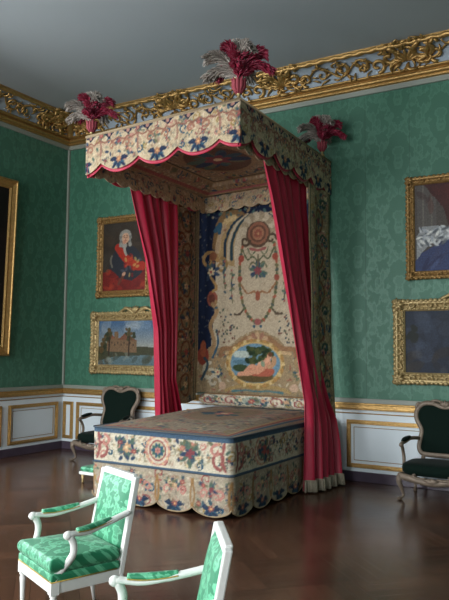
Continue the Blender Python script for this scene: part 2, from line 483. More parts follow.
for nm, sd, L in (('baseboard_back','back',XR), ('baseboard_left','left',-YF), ('baseboard_right','right',-YF), ('baseboard_front','front',XR)):
    M = MB(); putter(M, sd)(0, L, 0, .12, .03, 0); struct(M.build(nm, m_marble, bevel=.006))
# corner bead of the silk hangings
M = MB(); M.box(0, .035, -.035, 0, WZ0, WZ1); struct(M.build('trim_5', m_strip, bevel=.004))

# ------------------------------------------------------------------ cornice with gilded stucco
def sweep(M, prof, side, mi, smooth=True, L=None):
    vs = []
    for (d, z) in prof:
        if side == 'back': vs += [(d,-d,z), (XR-d,-d,z)]
        elif side == 'left': vs += [(d,YF+d,z), (d,-d,z)]
        elif side == 'right': vs += [(XR-d,-d,z), (XR-d,YF+d,z)]
        else: vs += [(XR-d,YF+d,z), (d,YF+d,z)]
    fs = [(2*i, 2*i+1, 2*i+3, 2*i+2) for i in range(len(prof)-1)]
    M.add(vs, fs, mi, smooth)
def cove(t): return (.10+.24*(1-cos(t*PI/2)), 5.03+.19*sin(t*PI/2))
def cove_n(t):
    a, c = .24*sin(t*PI/2), .19*cos(t*PI/2); l = math.hypot(a, c); return (c/l, -a/l)
for side, nm in (('back','trim_6'), ('left','trim_7'), ('right','trim_8'), ('front','trim_9')):
    M = MB()
    sweep(M, [(0,4.83),(.03,4.83),(.035,4.89),(.03,4.895)], side, 0, False)
    g = [(.03,4.895),(.055,4.90),(.06,4.915),(.05,4.925)]
    g += [(.06+.035*sin(a), 4.955-.03*cos(a)) for a in np.linspace(0, PI, 8)]
    g += [(.07,4.99),(.10,4.995),(.115,5.01),(.115,5.025),(.10,5.03)]
    sweep(M, g, side, 1)
    sweep(M, [cove(t) for t in np.linspace(0, 1, 9)], side, 2)
    sweep(M, [(.34,5.22),(.335,5.215),(.375,5.22),(.38,5.27)], side, 1, False)
    # twisted rope moulding
    L = XR if side in ('back', 'front') else -YF
    k = int((L-.7)/.022); vs = []; n = 10; fs = []
    for i in range(k+1):
        s = .35+i*(L-.7)/k
        for j in range(n):
            w = 2*PI*j/n
            r = .030*(1+.22*sin(2*w+s*2*PI/.17*1.0))
            d, z = .355+r*cos(w), 5.235+r*sin(w)
            vs.append({'back': (s,-d,z), 'left': (d,-s,z), 'right': (XR-d,-s,z), 'front': (s,YF+d,z)}[side])
    for i in range(k):
        for j in range(n): fs.append((i*n+j, i*n+(j+1) % n, (i+1)*n+(j+1) % n, (i+1)*n+j))
    if side in ('back', 'left', 'front', 'right'): M.add(vs, fs, 1)
    struct(M.build(nm, [m_strip, m_gold, m_cove]))
def mapc(side):
    def f(s, t, h):
        if t <= 1:
            d, z = cove(max(t, -.1)); a, c = cove_n(max(min(t,1),0)); d += a*h; z += c*h
        else: d, z = .34+(t-1)*.25, 5.255-h*.5
        return (s, -d, z) if side == 'back' else (d, -s, z)
    return f
def scroll_curve(M, f, s, t, r, a0, turns, d, w, asp=3.4):
    # r in metres along the wall, t scaled by the cove height
    pts = []; rad = []
    for q in np.linspace(0, 1, 16):
        rr = r*(1-.82*q); a = a0+d*q*turns*2*PI
        pts.append(f(s+rr*cos(a), t+rr*sin(a)*asp, .015+.02*q)); rad.append(1.55*w*(1-.35*q)*(1.25 if q > .93 else 1))
    M.tube(pts, rad, 6)
def leaf3(M, f, s, t, L, a, w, asp=3.4, curl=.8):
    pts = []; rad = []
    for q in np.linspace(0, 1, 7):
        aa = a+curl*q*q
        pts.append(f(s+L*q*cos(aa), t+L*q*sin(aa)*asp, .012+.05*q*(1-q)*2)); rad.append(1.35*w*(.35+1.1*sin(PI*min(q*.9+.08,1)))*.8)
    M.tube(pts, rad, 6, flat=.6)
def cluster(M, f, s0, rg, wide=.34, n=30):
    for k in range(n):
        s = s0+(rg.rand()-.5)*2*wide*rg.rand()**.5; t = .12+.85*rg.rand(); a = math.atan2((t-.4), (s-s0)*3)+(rg.rand()-.5)*1.6
        leaf3(M, f, s, t, .09+.10*rg.rand(), a, .012+.012*rg.rand(), curl=(rg.rand()-.5)*3)
    for k in (-1, 1):
        scroll_curve(M, f, s0+k*wide*.55, .62, .12, PI/2, 1.1, k, .022)
        scroll_curve(M, f, s0+k*wide*1.0, .35, .10, -PI/2, 1.1, -k, .017)
    for k in range(7):        # central shell
        a = PI*(.1+.8*k/6); leaf3(M, f, s0+cos(a)*.02, .3, .17, a, .018, curl=0)
def vine(M, f, s0, s1, rg):
    L = s1-s0; n = max(2, int(L/.24))
    pts = [f(s0+L*q, .5+.3*sin(q*n*PI), .02) for q in np.linspace(0, 1, n*8)]
    M.tube(pts, .014, 5)
    for k in range(n):
        s = s0+L*(k+.5)/n; up = 1 if k % 2 == 0 else -1
        scroll_curve(M, f, s+.02, .5-up*.06, .085, up*PI/2, 1.0, -up, .012)
        for q in range(9):
            leaf3(M, f, s+(rg.rand()-.5)*.24, .5+up*(.10+.3*rg.rand())*(1 if rg.rand() > .4 else -1), .08+.08*rg.rand(), rg.rand()*6, .013, curl=(rg.rand()-.5)*3)
rg = np.random.RandomState(11)
for side, cl, end in (('back', [.55, 2.2, 3.95, 5.62, 7.4, 9.1], XR-.4), ('left', [.55, 2.2, 3.95, 5.6, 7.3, 9.0], -YF-.4)):
    M = MB(); f = mapc(side)
    for i, s in enumerate(cl):
        cluster(M, f, s, rg, .36 if i else .28, 40)
        if i+1 < len(cl): vine(M, f, s+.42, cl[i+1]-.42, rg)
        for k in range(9):            # sprigs that climb over the rope on to the ceiling
            leaf3(M, f, s+(rg.rand()-.5)*.5, 1.02+.3*rg.rand(), .09+.05*rg.rand(), PI*rg.rand(), .010, asp=2.2, curl=(rg.rand()-.5)*3)
    par = bpy.data.objects['trim_6' if side == 'back' else 'trim_7']
    M.build('gilded_scrollwork', m_gold, par)
# rocaille cartouche filling the corner
M = MB(); fb, fl = mapc('back'), mapc('left')
for f in (fb, fl):
    scroll_curve(M, f, .42, .55, .22, 0, .9, 1, .035, 2.0)
    scroll_curve(M, f, .72, .5, .13, PI, 1.0, -1, .025, 2.6)
    for k in range(24): leaf3(M, f, .22+.45*rg.rand(), .1+1.1*rg.rand(), .12+.08*rg.rand(), rg.rand()*6, .018, curl=(rg.rand()-.5)*3)
M.tube(crom([(.12,-.12,5.02),(.17,-.17,5.1),(.28,-.28,5.18),(.40,-.40,5.24)], 5), [.05,.05,.05,.055,.055,.06,.06,.06,.055,.05,.05,.045,.04,.035,.03,.02][:16], 8)
M.build('corner_cartouche', m_gold, bpy.data.objects['trim_6'])

# ------------------------------------------------------------------ picture frames and paintings
def frame_mesh(w, h, fw, depth, ornate=True, crest=False, seed=1, plain=False):
    """front faces local -y, centre at origin, wall at y=0"""
    M = MB(); rg = np.random.RandomState(seed)
    prof = [(0,0),(0,-.6),(.08,-.85),(.2,-1),(.34,-.95),(.5,-.62),(.66,-.5),(.78,-.62),(.88,-.66),(1,-.45),(1,-.15)]
    if plain: prof = [(0,0),(0,-.7),(.1,-.95),(.25,-1),(.3,-.8),(.65,-.5),(.8,-.55),(.85,-.6),(1,-.4),(1,-.15)]
    vs = []
    for (o, d) in prof:
        a, c = w/2-o*fw, h/2-o*fw
        vs += [(-a, d*depth, -c), (a, d*depth, -c), (a, d*depth, c), (-a, d*depth, c)]
    fs = [(4*i+j, 4*i+(j+1) % 4, 4*(i+1)+(j+1) % 4, 4*(i+1)+j) for i in range(len(prof)-1) for j in range(4)]
    M.add(vs, fs, 0, False)
    if ornate:
        per = []
        for (ax, L) in (('b', w), ('t', w), ('l', h), ('r', h)):
            n = int(L/.055)
            for k in range(n+1):
                q = (k/n-.5)*L
                for (o, r) in ((.12, .55), (.80, .35)):
                    e = o*fw
                    qq = q*(1-2*e/L)
                    p = {'b': (qq, -h/2+e), 't': (qq, h/2-e), 'l': (-w/2+e, qq), 'r': (w/2-e, qq)}[ax]
                    rr = fw*.17*r*(1+.5*rg.rand())*1.6
                    M.ell((p[0], -depth*.85 if o < .5 else -depth*.62, p[1]), (rr*1.3 if ax in 'bt' else rr, rr*.9, rr*1.3 if ax in 'lr' else rr), 0, 6, 4)
            # leaf scrolls on the hollow of the frame
            m = int(L/.20)
            for k in range(m):
                q = (k+.5)/m*L-L/2; e = .45*fw; qq = q*(1-2*e/L)
                for sg in (-1, 1):
                    pts = []
                    for t in np.linspace(0, 1, 9):
                        a = sg*t*1.5*PI; r = fw*.32*(1-.6*t)
                        uu, vv = qq+sg*.05+r*cos(a), r*sin(a)
                        p = {'b': (uu, -h/2+e+vv), 't': (uu, h/2-e-vv), 'l': (-w/2+e+vv, uu), 'r': (w/2-e-vv, uu)}[ax]
                        pts.append((p[0], -depth*.8, p[1]))
                    M.tube(pts, [fw*.10*(1-.4*t) for t in np.linspace(0,1,9)], 5)
        for sx in (-1, 1):
            for sz in (-1, 1):
                cx, cz = sx*(w/2-.42*fw), sz*(h/2-.42*fw)
                M.ell((cx, -depth*.9, cz), (fw*.42, depth*.35, fw*.42), 0, 10, 6)
                for a in np.linspace(0, 2*PI, 8)[:-1]:
                    M.tube([(cx, -depth, cz), (cx+cos(a)*fw*.35, -depth*1.12, cz+sin(a)*fw*.35), (cx+cos(a)*fw*.62, -depth*.8, cz+sin(a)*fw*.62)], [.2*fw,.16*fw,.05*fw], 6)
    if crest:
        cz = h/2
        for sg in (-1, 1):
            pts = []
            for t in np.linspace(0, 1, 14):
                a = PI/2-sg*0+t*1.5*PI
                r = .06*(1-.6*t)
                pts.append((sg*(.09-r*cos(a)), -depth*.8, cz+.01+r*sin(a)*.7))
            M.tube(pts, [.022*(1-.4*t) for t in np.linspace(0,1,14)], 6)
            M.tube(crom([(sg*.04,-depth*.8,cz-.03),(sg*.16,-depth*.9,cz+.05),(sg*.27,-depth*.8,cz+.02),(sg*.34,-depth*.6,cz-.02)],5), [.03]*8+[.02]*8, 6)
        for k in range(5):
            a = PI*(.15+.7*k/4); M.tube([(0,-depth,cz-.02),(cos(a)*.05,-depth*1.2,cz+.03+sin(a)*.02),(cos(a)*.09,-depth*.9,cz+.01+sin(a)*.08)], [.02,.02,.008], 6)
    return M
def picture(name, label, w, h, fw, depth, cv, loc, rz, gm, ornate=True, crest=False, seed=1, tilt=0, plain=False):
    t = thing(name, label, 'painting', loc, rz)
    t.rotation_euler = (tilt, 0, rz)
    frame_mesh(w, h, fw, depth, ornate, crest, seed, plain).build('gilt_frame', gm, t)
    a, c = w/2-fw*.97, h/2-fw*.97
    M = MB(); n = int(2*a/.009); m = int(2*c/.009)
    M.grid(lambda u, v: (lerp(-a,a,u), -depth*.3, lerp(-c,c,v)), n, m, 0, lambda u, v: cv.get(u*cv.w, v*cv.h))
    M.box(-a, a, -depth*.3+.003, -.002, -c, c, 1)
    M.build('canvas', [m_paint, m_dark], t)
    return t
def blotch(cv, n, cols, r, y0=0, y1=None, al=.4, seed=5):
    rg = np.random.RandomState(seed); y1 = cv.h if y1 is None else y1
    for k in range(n):
        cv.disc(rg.rand()*cv.w, lerp(y0, y1, rg.rand()), r*(.5+rg.rand()), r*(.3+.5*rg.rand()), rg.rand()*3, cols[rg.randint(len(cols))], al)

# portrait of a man in a white wig and red robes
cv = CV(.80, 1.05, (.20,.16,.12), 120)
blotch(cv, 60, [(.24,.19,.14),(.16,.13,.10),(.22,.20,.17)], .12, seed=2)
cv.poly([(0,0),(.8,0),(.8,.40),(.62,.52),(.3,.45),(.08,.28),(0,.30)], (.42,.09,.07))
blotch(cv, 26, [(.58,.16,.10),(.34,.06,.06),(.66,.26,.14)], .07, 0, .34, .5, 3)
cv.poly([(.12,.36),(.20,.58),(.33,.68),(.58,.67),(.72,.52),(.74,.26),(.55,.14),(.34,.18)], (.14,.15,.18))
cv.stroke([(.17,.54),(.15,.46),(.18,.36)], .016, (.40,.38,.34))
cv.stroke([(.28,.66),(.42,.50),(.60,.38),(.74,.36)], .06, (.62,.15,.08), r1=.07)
for k in range(24): cv.disc(.35+.35*cv.rg.rand(), .22+.36*cv.rg.rand(), .035, .02, cv.rg.rand()*3, [(.70,.24,.12),(.50,.08,.07),(.30,.30,.34),(.75,.62,.35)][k % 4], .7)
cv.disc(.40,.69,.05,.04,0,(.58,.56,.52)); cv.stroke([(.40,.68),(.41,.60),(.44,.54)], .026, (.60,.58,.54), r1=.015)
for k in (-1,1):
    for q in range(6): cv.disc(.42+k*(.066+.010*(q % 3)), .88-q*.036, .034, col=(.56,.55,.52) if q % 2 else (.45,.44,.41))
cv.disc(.42,.885,.075,.05,0,(.55,.54,.50))
cv.disc(.42,.80,.062,.082,0,(.78,.60,.48)); cv.disc(.40,.74,.035,.03,0,(.74,.52,.42))
for k in (-1,1): cv.disc(.42+k*.025,.815,.011,.006,0,(.2,.14,.11)); cv.stroke([(.42+k*.035,.835),(.42+k*.015,.838)], .004, (.4,.3,.24))
cv.stroke([(.42,.81),(.425,.785),(.415,.782)], .005, (.62,.42,.34)); cv.stroke([(.40,.762),(.44,.762)], .005, (.6,.25,.22))
cv.stroke([(.30,.10),(.36,.18),(.40,.24)], .022, (.38,.20,.14)); cv.disc(.40,.25,.035,.025,.6,(.74,.56,.45))
cv.done(.12)
picture('portrait_painting', 'gilt-framed portrait of a bewigged person in red robes left of the bed', 1.04, 1.26, .105, .06, cv, (1.21,0,3.01), 0, m_gold_d, seed=1)
# landscape with castle
cv = CV(1.46, .70, (.35,.45,.56), 110)
for j in range(30): cv.rect(0, 1.5, .25+j*.015, .27+j*.015, tuple(lerp(a, b_, j/30) for a, b_ in zip((.60,.60,.55),(.24,.36,.50))))
blotch(cv, 20, [(.62,.64,.64),(.48,.55,.60)], .10, .45, .7, .35, 8)
cv.poly([(0,0),(1.5,0),(1.5,.32),(1.1,.28),(.8,.30),(.4,.26),(0,.30)], (.24,.24,.16))
cv.poly([(.0,.0),(1.5,.0),(1.5,.12),(.9,.16),(.3,.13),(0,.06)], (.34,.42,.44))
blotch(cv, 26, [(.50,.52,.48),(.22,.26,.22),(.30,.24,.16)], .06, .02, .2, .5, 4)
cv.poly([(.16,.22),(.16,.42),(.30,.44),(.31,.52),(.38,.52),(.39,.42),(.62,.44),(.72,.38),(.72,.20)], (.46,.36,.26))
cv.poly([(.14,.40),(.24,.50),(.32,.42)], (.50,.30,.22)); cv.poly([(.38,.40),(.50,.50),(.74,.38)], (.44,.28,.20))
for k in range(9): cv.disc(.20+.058*k, .32+.03*(k % 2), .009, .015, 0, (.18,.13,.10))
for x, y, r in ((.20,.50,.10),(.14,.40,.09),(.10,.30,.09),(.56,.52,.07),(.62,.45,.08),(1.25,.52,.13),(1.33,.40,.13),(1.2,.40,.09),(.05,.2,.1)):
    for k in range(9): cv.disc(x+(cv.rg.rand()-.5)*r*1.5, y+(cv.rg.rand()-.5)*r*1.5, r*.4, r*.3, cv.rg.rand()*3, [(.17,.20,.12),(.26,.25,.14),(.34,.26,.14)][k % 3])
for x in (.20,.58,1.27): cv.stroke([(x,.15),(x+.01,.45)], .012, (.20,.14,.10))
cv.done(.12)
picture('landscape_painting', 'gilt-framed landscape of a castle by water, hanging below the red-robed portrait', 1.76, .94, .135, .07, cv, (1.49,0,1.68), 0, m_gold_p, crest=True, seed=2)
# portrait of a lady in white and blue
cv = CV(.86, 1.04, (.30,.27,.25), 120)
cv.rect(.04,.26,.5,1.04,(.34,.32,.30)); cv.rect(.10,.12,.5,1.04,(.42,.40,.37)); cv.rect(.20,.22,.5,1.04,(.40,.38,.35))
cv.poly([(.10,1.05),(.34,.74),(.40,.50),(.70,.45),(.86,.7),(.86,1.05)], (.26,.13,.12))
blotch(cv, 16, [(.33,.15,.13),(.21,.10,.10)], .07, .7, 1.04, .35, 6)
cv.poly([(0,0),(.86,0),(.86,.36),(.5,.42),(.25,.30),(.08,.22),(0,.12)], (.20,.24,.38))
for k in range(34): cv.disc(.08+.8*cv.rg.rand(), .02+.30*cv.rg.rand(), .08, .02, .6+cv.rg.rand()*.5, [(.28,.33,.48),(.14,.16,.28),(.22,.24,.36)][k % 3], .7)
cv.poly([(.02,.42),(.10,.54),(.34,.52),(.46,.42),(.36,.34),(.22,.36),(.10,.24),(.02,.14)], (.55,.56,.56))
for k in range(46): cv.disc(.04+.38*cv.rg.rand(), .30+.22*cv.rg.rand(), .04, .014, cv.rg.rand()*3, [(.74,.75,.75),(.34,.36,.38),(.62,.64,.66),(.82,.82,.80)][k % 4])
cv.poly([(.48,.34),(.50,.58),(.60,.66),(.80,.64),(.86,.40),(.86,.2),(.60,.18)], (.70,.68,.66))
for k in range(26): cv.disc(.52+.3*cv.rg.rand(), .22+.38*cv.rg.rand(), .045, .014, 1+cv.rg.rand(), [(.82,.80,.76),(.52,.54,.58),(.74,.70,.62)][k % 3])
cv.stroke([(.56,.58),(.50,.44),(.44,.30),(.56,.24)], .04, (.80,.68,.60), r1=.028)
cv.disc(.66,.70,.05,.06,0,(.80,.68,.60)); cv.disc(.66,.80,.10,.10,0,(.66,.65,.63)); cv.disc(.66,.79,.058,.078,0,(.84,.70,.62))
for k in (-1,1): cv.disc(.66+k*.024,.80,.010,.005,0,(.2,.15,.13))
cv.stroke([(.645,.75),(.675,.75)], .005, (.7,.3,.28)); cv.stroke([(.66,.79),(.664,.77)], .004, (.68,.48,.42))
cv.done(.12)
picture('portrait_painting', 'gilt-framed portrait of a seated person in white and blue, upper right of the bed', 1.06, 1.24, .10, .06, cv, (6.09,0,3.07), 0, m_gold_d, seed=3)
# dark landscape
cv = CV(1.46, .70, (.13,.16,.22), 110)
blotch(cv, 60, [(.20,.24,.31),(.10,.12,.17),(.26,.29,.35),(.16,.18,.22)], .12, .2, .7, .4, 9)
blotch(cv, 40, [(.12,.11,.12),(.20,.17,.15),(.28,.27,.28)], .09, 0, .25, .5, 10)
for x, y, r in ((.10,.45,.1),(1.2,.5,.14),(1.32,.35,.12)):
    for k in range(7): cv.disc(x+(cv.rg.rand()-.5)*r*1.5, y+(cv.rg.rand()-.5)*r*1.5, r*.4, r*.3, cv.rg.rand()*3, (.10,.12,.10))
cv.done(.12)
picture('landscape_painting', 'gilt-framed dark blue-grey landscape hanging above the right-hand armchair', 1.76, 1.0, .135, .07, cv, (6.28,0,1.71), 0, m_gold_p, crest=True, seed=4)
# large picture on the left wall, leaning forward a little
cv = CV(1.5, 2.3, (.07,.055,.05), 40)
blotch(cv, 60, [(.10,.07,.06),(.05,.045,.05),(.14,.09,.07)], .2, 0, 2.3, .4, 12); cv.done(.1)
picture('large_painting', 'tall dark painting in a plain gold frame on the left wall', 1.72, 2.58, .14, .08, cv, (.052,-2.05,2.76), PI/2, m_gold, ornate=False, plain=True, tilt=.032)

# ------------------------------------------------------------------ bed
bx0, bx1, by0, by1 = 2.88, 4.60, -2.55, -.14
bed = thing('state_bed', 'large bed under a flower-embroidered cover with scalloped skirt, in the middle of the room', 'bed', ((bx0+bx1)/2, (by0+by1)/2, 0))
OX, OY = bed.location.x, bed.location.y
rc = .06
def bpath(off=0):
    """left side, foot, right side, rounded corners; returns point, normal by arc length"""
    x0, x1, y0 = bx0-off, bx1+off, by0-off; r = rc+off; pts = []
    for y in np.linspace(by1, y0+r, 130): pts.append((x0, y, -1, 0))
    for a in np.linspace(0, PI/2, 8)[1:]: pts.append((x0+r-r*cos(a), y0+r-r*sin(a), -cos(a), -sin(a)))
    for x in np.linspace(x0+r, x1-r, 130)[1:]: pts.append((x, y0, 0, -1))
    for a in np.linspace(0, PI/2, 8)[1:]: pts.append((x1-r+r*sin(a), y0+r-r*cos(a), sin(a), -cos(a)))
    for y in np.linspace(y0+r, by1, 170)[1:]: pts.append((x1, y, 1, 0))
    s = [0]
    for a, c in zip(pts, pts[1:]): s.append(s[-1]+math.hypot(c[0]-a[0], c[1]-a[1]))
    return pts, s
pts0, s0_ = bpath(); SL = s0_[-1]
S1 = s0_[130+3]; S2 = s0_[130+7+129+3]       # arc positions of the two foot corners
# coverlet side canvas
cv = CV(SL, .40, CREAM)
floral(cv, 0, SL, .07, .33, 230, .040, 21)
for (c0, L) in ((S1, S2-S1), (0, S1), (S2, SL-S2)):
    mid = c0+L/2
    for q in ([mid] if L < 2 else [c0+L*.25, c0+L*.75]):
        cv.disc(q, .20, .155, .165, 0, PINK); cv.disc(q, .20, .125, .14, 0, CREAM); cv.disc(q, .20, .105, .115, 0, ROSE); cv.disc(q,.20,.088,.098,0,(.74,.70,.58))
        for k in range(10): cv.leaf(q, .20, .085, 2*PI*k/10, TEAL if k % 2 else (.26,.38,.34), .25)
        cv.flower(q, .20, .038, PINK, ROSE)
        for k in range(12):
            a = 2*PI*k/12; cv.disc(q+.14*cos(a), .20+.152*sin(a), .016, col=(.80,.66,.52))
    for e, d in ((c0+.06, 1), (c0+L-.06, -1)):
        cv.spiral(e+d*.06, .17, .10, -PI/2 if d > 0 else -PI/2, .9, ROSE, .016, d); cv.spiral(e+d*.10, .25, .07, PI/2, .9, PINK, .014, -d); cv.stroke([(e,.05),(e+d*.04,.18),(e+d*.01,.34)], .014, ROSE)
    for q in (c0+L*.27, c0+L*.73):
        cv.sprig(q, .20, .12, PAL, 14); cv.sprig(q-.09, .25, .07, PAL); cv.sprig(q+.09, .16, .07, PAL)
cv.rect(0, SL, 0, .028, (.27,.36,.44)); cv.rect(0, SL, .362, .42, (.27,.36,.44)); cv.rect(0, SL, .028, .036, (.66,.56,.38))
cv.done()
M = MB(); n = len(pts0)-1
def side_sheet(M, off, z0f, z1, cv, h, wav=0, nv=40, vscale=True):
    pts, s = bpath(off)
    vs, cs = [], []; n = len(pts)
    for j in range(nv+1):
        v = j/nv
        for i, (x, y, nx, ny) in enumerate(pts):
            ss = s0_[i]; zb = z0f(ss); z = lerp(zb, z1, v)
            w = wav*(sin(ss*23)+.6*sin(ss*41+1))*(1-v)
            vs.append((x+nx*w-OX, y+ny*w-OY, z)); cs.append(cv.get(ss, cv.h*(z-(z1-h))/h))
    fs = [(j*n+i, j*n+i+1, (j+1)*n+i+1, (j+1)*n+i) for j in range(nv) for i in range(n-1)]
    M.add(vs, fs, 0, True, cs)
side_sheet(M, 0, lambda s: .40, .765, cv, .365, .003)
M.build('coverlet_side', m_cloth, bed)
# skirt
def lob(s, c0, per): 
    q = ((s-c0)/per) % 1.0
    return abs(sin(PI*q))
cv = CV(SL, .42, (.66,.61,.53))
floral(cv, 0, SL, .02, .38, 170, .045, 31)
nl = [(0, S1, 6), (S1, S2, 4), (S2, SL, 6)]
for a, c, k in nl:
    for q in range(k):
        xm = a+(c-a)*(q+.5)/k
        palmette(cv, xm, .02, .10); cv.spiral(xm-.09, .22, .055, 0, 1, PINK, .011); cv.spiral(xm+.09, .22, .055, PI, 1, PINK, .011, -1)
        cv.sprig(xm, .27, .06, PAL)
        for w in (-.5, .5): cv.stroke([(xm+w*(c-a)/k, .05),(xm+w*(c-a)/k*.9,.2),(xm+w*(c-a)/k, .36)], .010, (.58,.44,.28))
cv.done()
def skz(s):
    for a, c, k in nl:
        if s <= c+1e-6:
            q = (s-a)/(c-a)*k % 1.0
            return .015+.075*(1-min(1, abs(sin(PI*q))**.55*1.02))
    return .02
M = MB(); side_sheet(M, .004, skz, .41, cv, .40, .007)
M.build('scalloped_skirt', m_cloth, bed)
M = MB(); pp, ss = bpath(.006)
M.tube([(x-OX, y-OY, skz(s)+.004) for (x, y, a, c), s in zip(pp, s0_)], .008, 5); M.build('skirt_braid', m_beige_br, bed)
M = MB(); pp, ss = bpath(.008)
M.tube([(x-OX, y-OY, .405) for (x, y, a, c) in pp], .007, 6); M.tube([(x-OX, y-OY, .765) for (x, y, a, c) in pp], .008, 6)
M.build('blue_piping', m_blue, bed)
# top
W, L = bx1-bx0, by1-by0
cv = CV(W, L, (.58,.52,.44))
floral(cv, .15, W-.15, .2, L-.1, 150, .07, 41)
cv.a = cv.a*.55+np.array((.54,.49,.42), np.float32)*.45
for o, c in ((.06,(.27,.36,.44)), (.10,ROSE), (.125,(.66,.54,.40))):
    cv.stroke([(o,L),(o,L*.5),(o,o)], .012, c); cv.stroke([(o,o),(W/2,o),(W-o,o)], .012, c); cv.stroke([(W-o,o),(W-o,L*.5),(W-o,L)], .012, c)
for k in range(9): cv.spiral(.25+k*.155, .17, .05, 0, 1, ROSE, .009, 1 if k % 2 else -1)
cv.disc(W/2, L*.55, .42,.6,0,(.58,.42,.34),.5); cv.disc(W/2, L*.55, .36,.53,0,(.52,.45,.36),.8); cv.sprig(W/2, L*.55, .25, PAL, 16)
cv.done()
def topz(u, v): return .765+(.085-.035*max(0, min(1, (v-.88)*15)))*min(1, (min(u, 1-u)*7))**.7*min(1, v*5)**.7*(.35+.65*min(1, v*1.8))
M = MB(); M.grid(lambda u, v: (lerp(bx0, bx1, u)-OX, lerp(by0, by1, v)-OY, topz(u, v)), 130, 170, 0, lambda u, v: cv.get(u*W, v*L))
M.build('coverlet_top', m_cloth, bed)
M = MB(); M.box(bx0+.03-OX, bx1-.03-OX, by0+.03-OY, by1-OY, .12, .755); M.build('bed_base', m_dark, bed, bevel=.02)
for sx in (bx0+.12, bx1-.12):
    for sy in (by0+.14, by1-.12):
        M = MB(); M.lathe([(.03,0),(.045,.02),(.05,.07),(.04,.12)], (sx-OX, sy-OY, 0)); M.build('leg', m_dark, bed)
# bolster along the head
cv = CV(1.7, .5, CREAM); floral(cv, 0, 1.7, .03, .47, 60, .05, 51)
for k in range(5): cv.spiral(.2+k*.33, .25, .10, 0, 1.1, ROSE, .014, 1 if k % 2 else -1); cv.sprig(.36+k*.33, .27, .08, PAL)
cv.disc(.85,.25,.13,.10,0,(.60,.62,.56)); cv.sprig(.85,.25,.10,PAL,12)
cv.rect(0, 1.7, .40, .5, (.58,.46,.33)); cv.done()
M = MB()
def bol(u, v):
    a = 2*PI*v-PI/2; e = min(1, min(u, 1-u)*14)**.5
    return (lerp(2.74, 4.46, u), -.225+.085*e*math.copysign(abs(cos(a))**.8, cos(a))*-1,   .925+(.085*math.copysign(abs(sin(a))**.8, sin(a)))*e)
M.grid(bol, 150, 40, 0, lambda u, v: cv.get(u*1.7, min(.5, v)*1.0), flip=True)
tag(M.build('bolster', m_cloth), 'long floral embroidered bolster lying across the head of the bed', 'bolster').location = (0, 0, 0)

# ------------------------------------------------------------------ tester (canopy)
tx0, tx1, ty0 = 2.68, 4.65, -2.53
ZT = 4.03
def tz(x, y=0): return -(tx1-x)*.040
can = thing('bed_canopy', 'tall embroidered canopy with scalloped valance, projecting from the wall above the bed', 'canopy', ((tx0+tx1)/2, 0, 3.6))
KX, KZ = can.location.x, can.location.z
def K(x, y, z): return (x-KX-.07*max(0, (x-tx0)/(tx1-tx0))*(1+y/2.53), y, z+tz(x)-KZ)
Lf, Ls = tx1-tx0, -ty0
VH = .435
def vpath(t):   # 0..Ls left side from wall, Lf front, Ls right side
    if t < Ls: return (tx0, -t)
    if t < Ls+Lf: return (tx0+t-Ls, ty0)
    return (tx1, ty0+(t-Ls-Lf))
TL = 2*Ls+Lf
# lobes: front centred on u=.40+.515k ; sides spaced .505
lobes = [Ls-.03-.52*k for k in range(0, 5)][::-1]+[Ls+.475, Ls+.985, Ls+1.49, Ls+Lf]+[Ls+Lf+.54, Ls+Lf+1.08, Ls+Lf+1.59, Ls+Lf+2.07, Ls+Lf+2.5]
cv = CV(TL, VH+.02, (.74,.66,.54))
floral(cv, 0, TL, .08, VH-.03, 300, .035, 61)
for q in lobes:
    palmette(cv, q, .035, .105, (.13,.18,.28), (.66,.46,.34))
    cv.spiral(q-.10, .26, .05, 0, 1, (.60,.42,.34), .010); cv.spiral(q+.10, .26, .05, PI, 1, (.60,.42,.34), .010, -1)
    cv.sprig(q, .30, .055, PAL); cv.sprig(q+.25, .40, .06, PAL)
    cv.stroke([(q+.25, .18),(q+.25,.30),(q+.22,.38)], .012, (.58,.42,.36))
for k in range(int(TL/.26)):
    cv.poly([(k*.26-.12, VH-.01),(k*.26-.06, VH-.03),(k*.26, VH-.085),(k*.26+.06, VH-.03),(k*.26+.12, VH-.01)], NAVY); cv.disc(k*.26, VH-.035, .022, col=(.66,.48,.42)); cv.stroke([(k*.26-.13,VH-.09),(k*.26-.05,VH-.12),(k*.26,VH-.10),(k*.26+.05,VH-.12),(k*.26+.13,VH-.09)], .008, (.54,.36,.30))
cv.rect(0, TL, VH-.012, VH+.03, (.60,.52,.42))
cv.done(.2)
def lobz(t):
    d = min(abs(t-q) for q in lobes); return ZT-VH+.10*(min(1, d/.257))**2.2
def valance(a, c, nu, nv, off=0, cvx=None, zadd=0, mat_=None, zt=ZT):
    M = MB()
    def fn(u, v):
        t = lerp(a, c, u); x, y = vpath(t); zb = lobz(t)+zadd
        w = .006*sin(t*19)*(1-v)
        if t < Ls: x += off-w
        elif t <= Ls+Lf: y += off-w
        else: x -= off-w
        return K(x, y, lerp(zb, zt, v))
    def cf(u, v):
        t = lerp(a, c, u); z = lerp(lobz(t)+zadd, zt, v); return cvx.get(t, z-(ZT-VH))
    M.grid(fn, nu, nv, 0, cf if cvx else None)
    return M
e = 1e-4
valance(Ls+e, Ls+Lf-e, 210, 44, 0, cv).build('front_valance', m_cloth, can, solid=.008)
valance(0, Ls-e, 200, 40, 0, cv).build('side_valance', m_cloth, can, solid=.008)
valance(Ls+Lf+e, TL-.01, 230, 44, 0, cv).build('side_valance', m_cloth, can, solid=.008)
valance(Ls+e, Ls+Lf-e, 120, 6, .022, None, -.03, None, ZT-.3).build('crimson_lining', m_ruby, can, solid=.004)
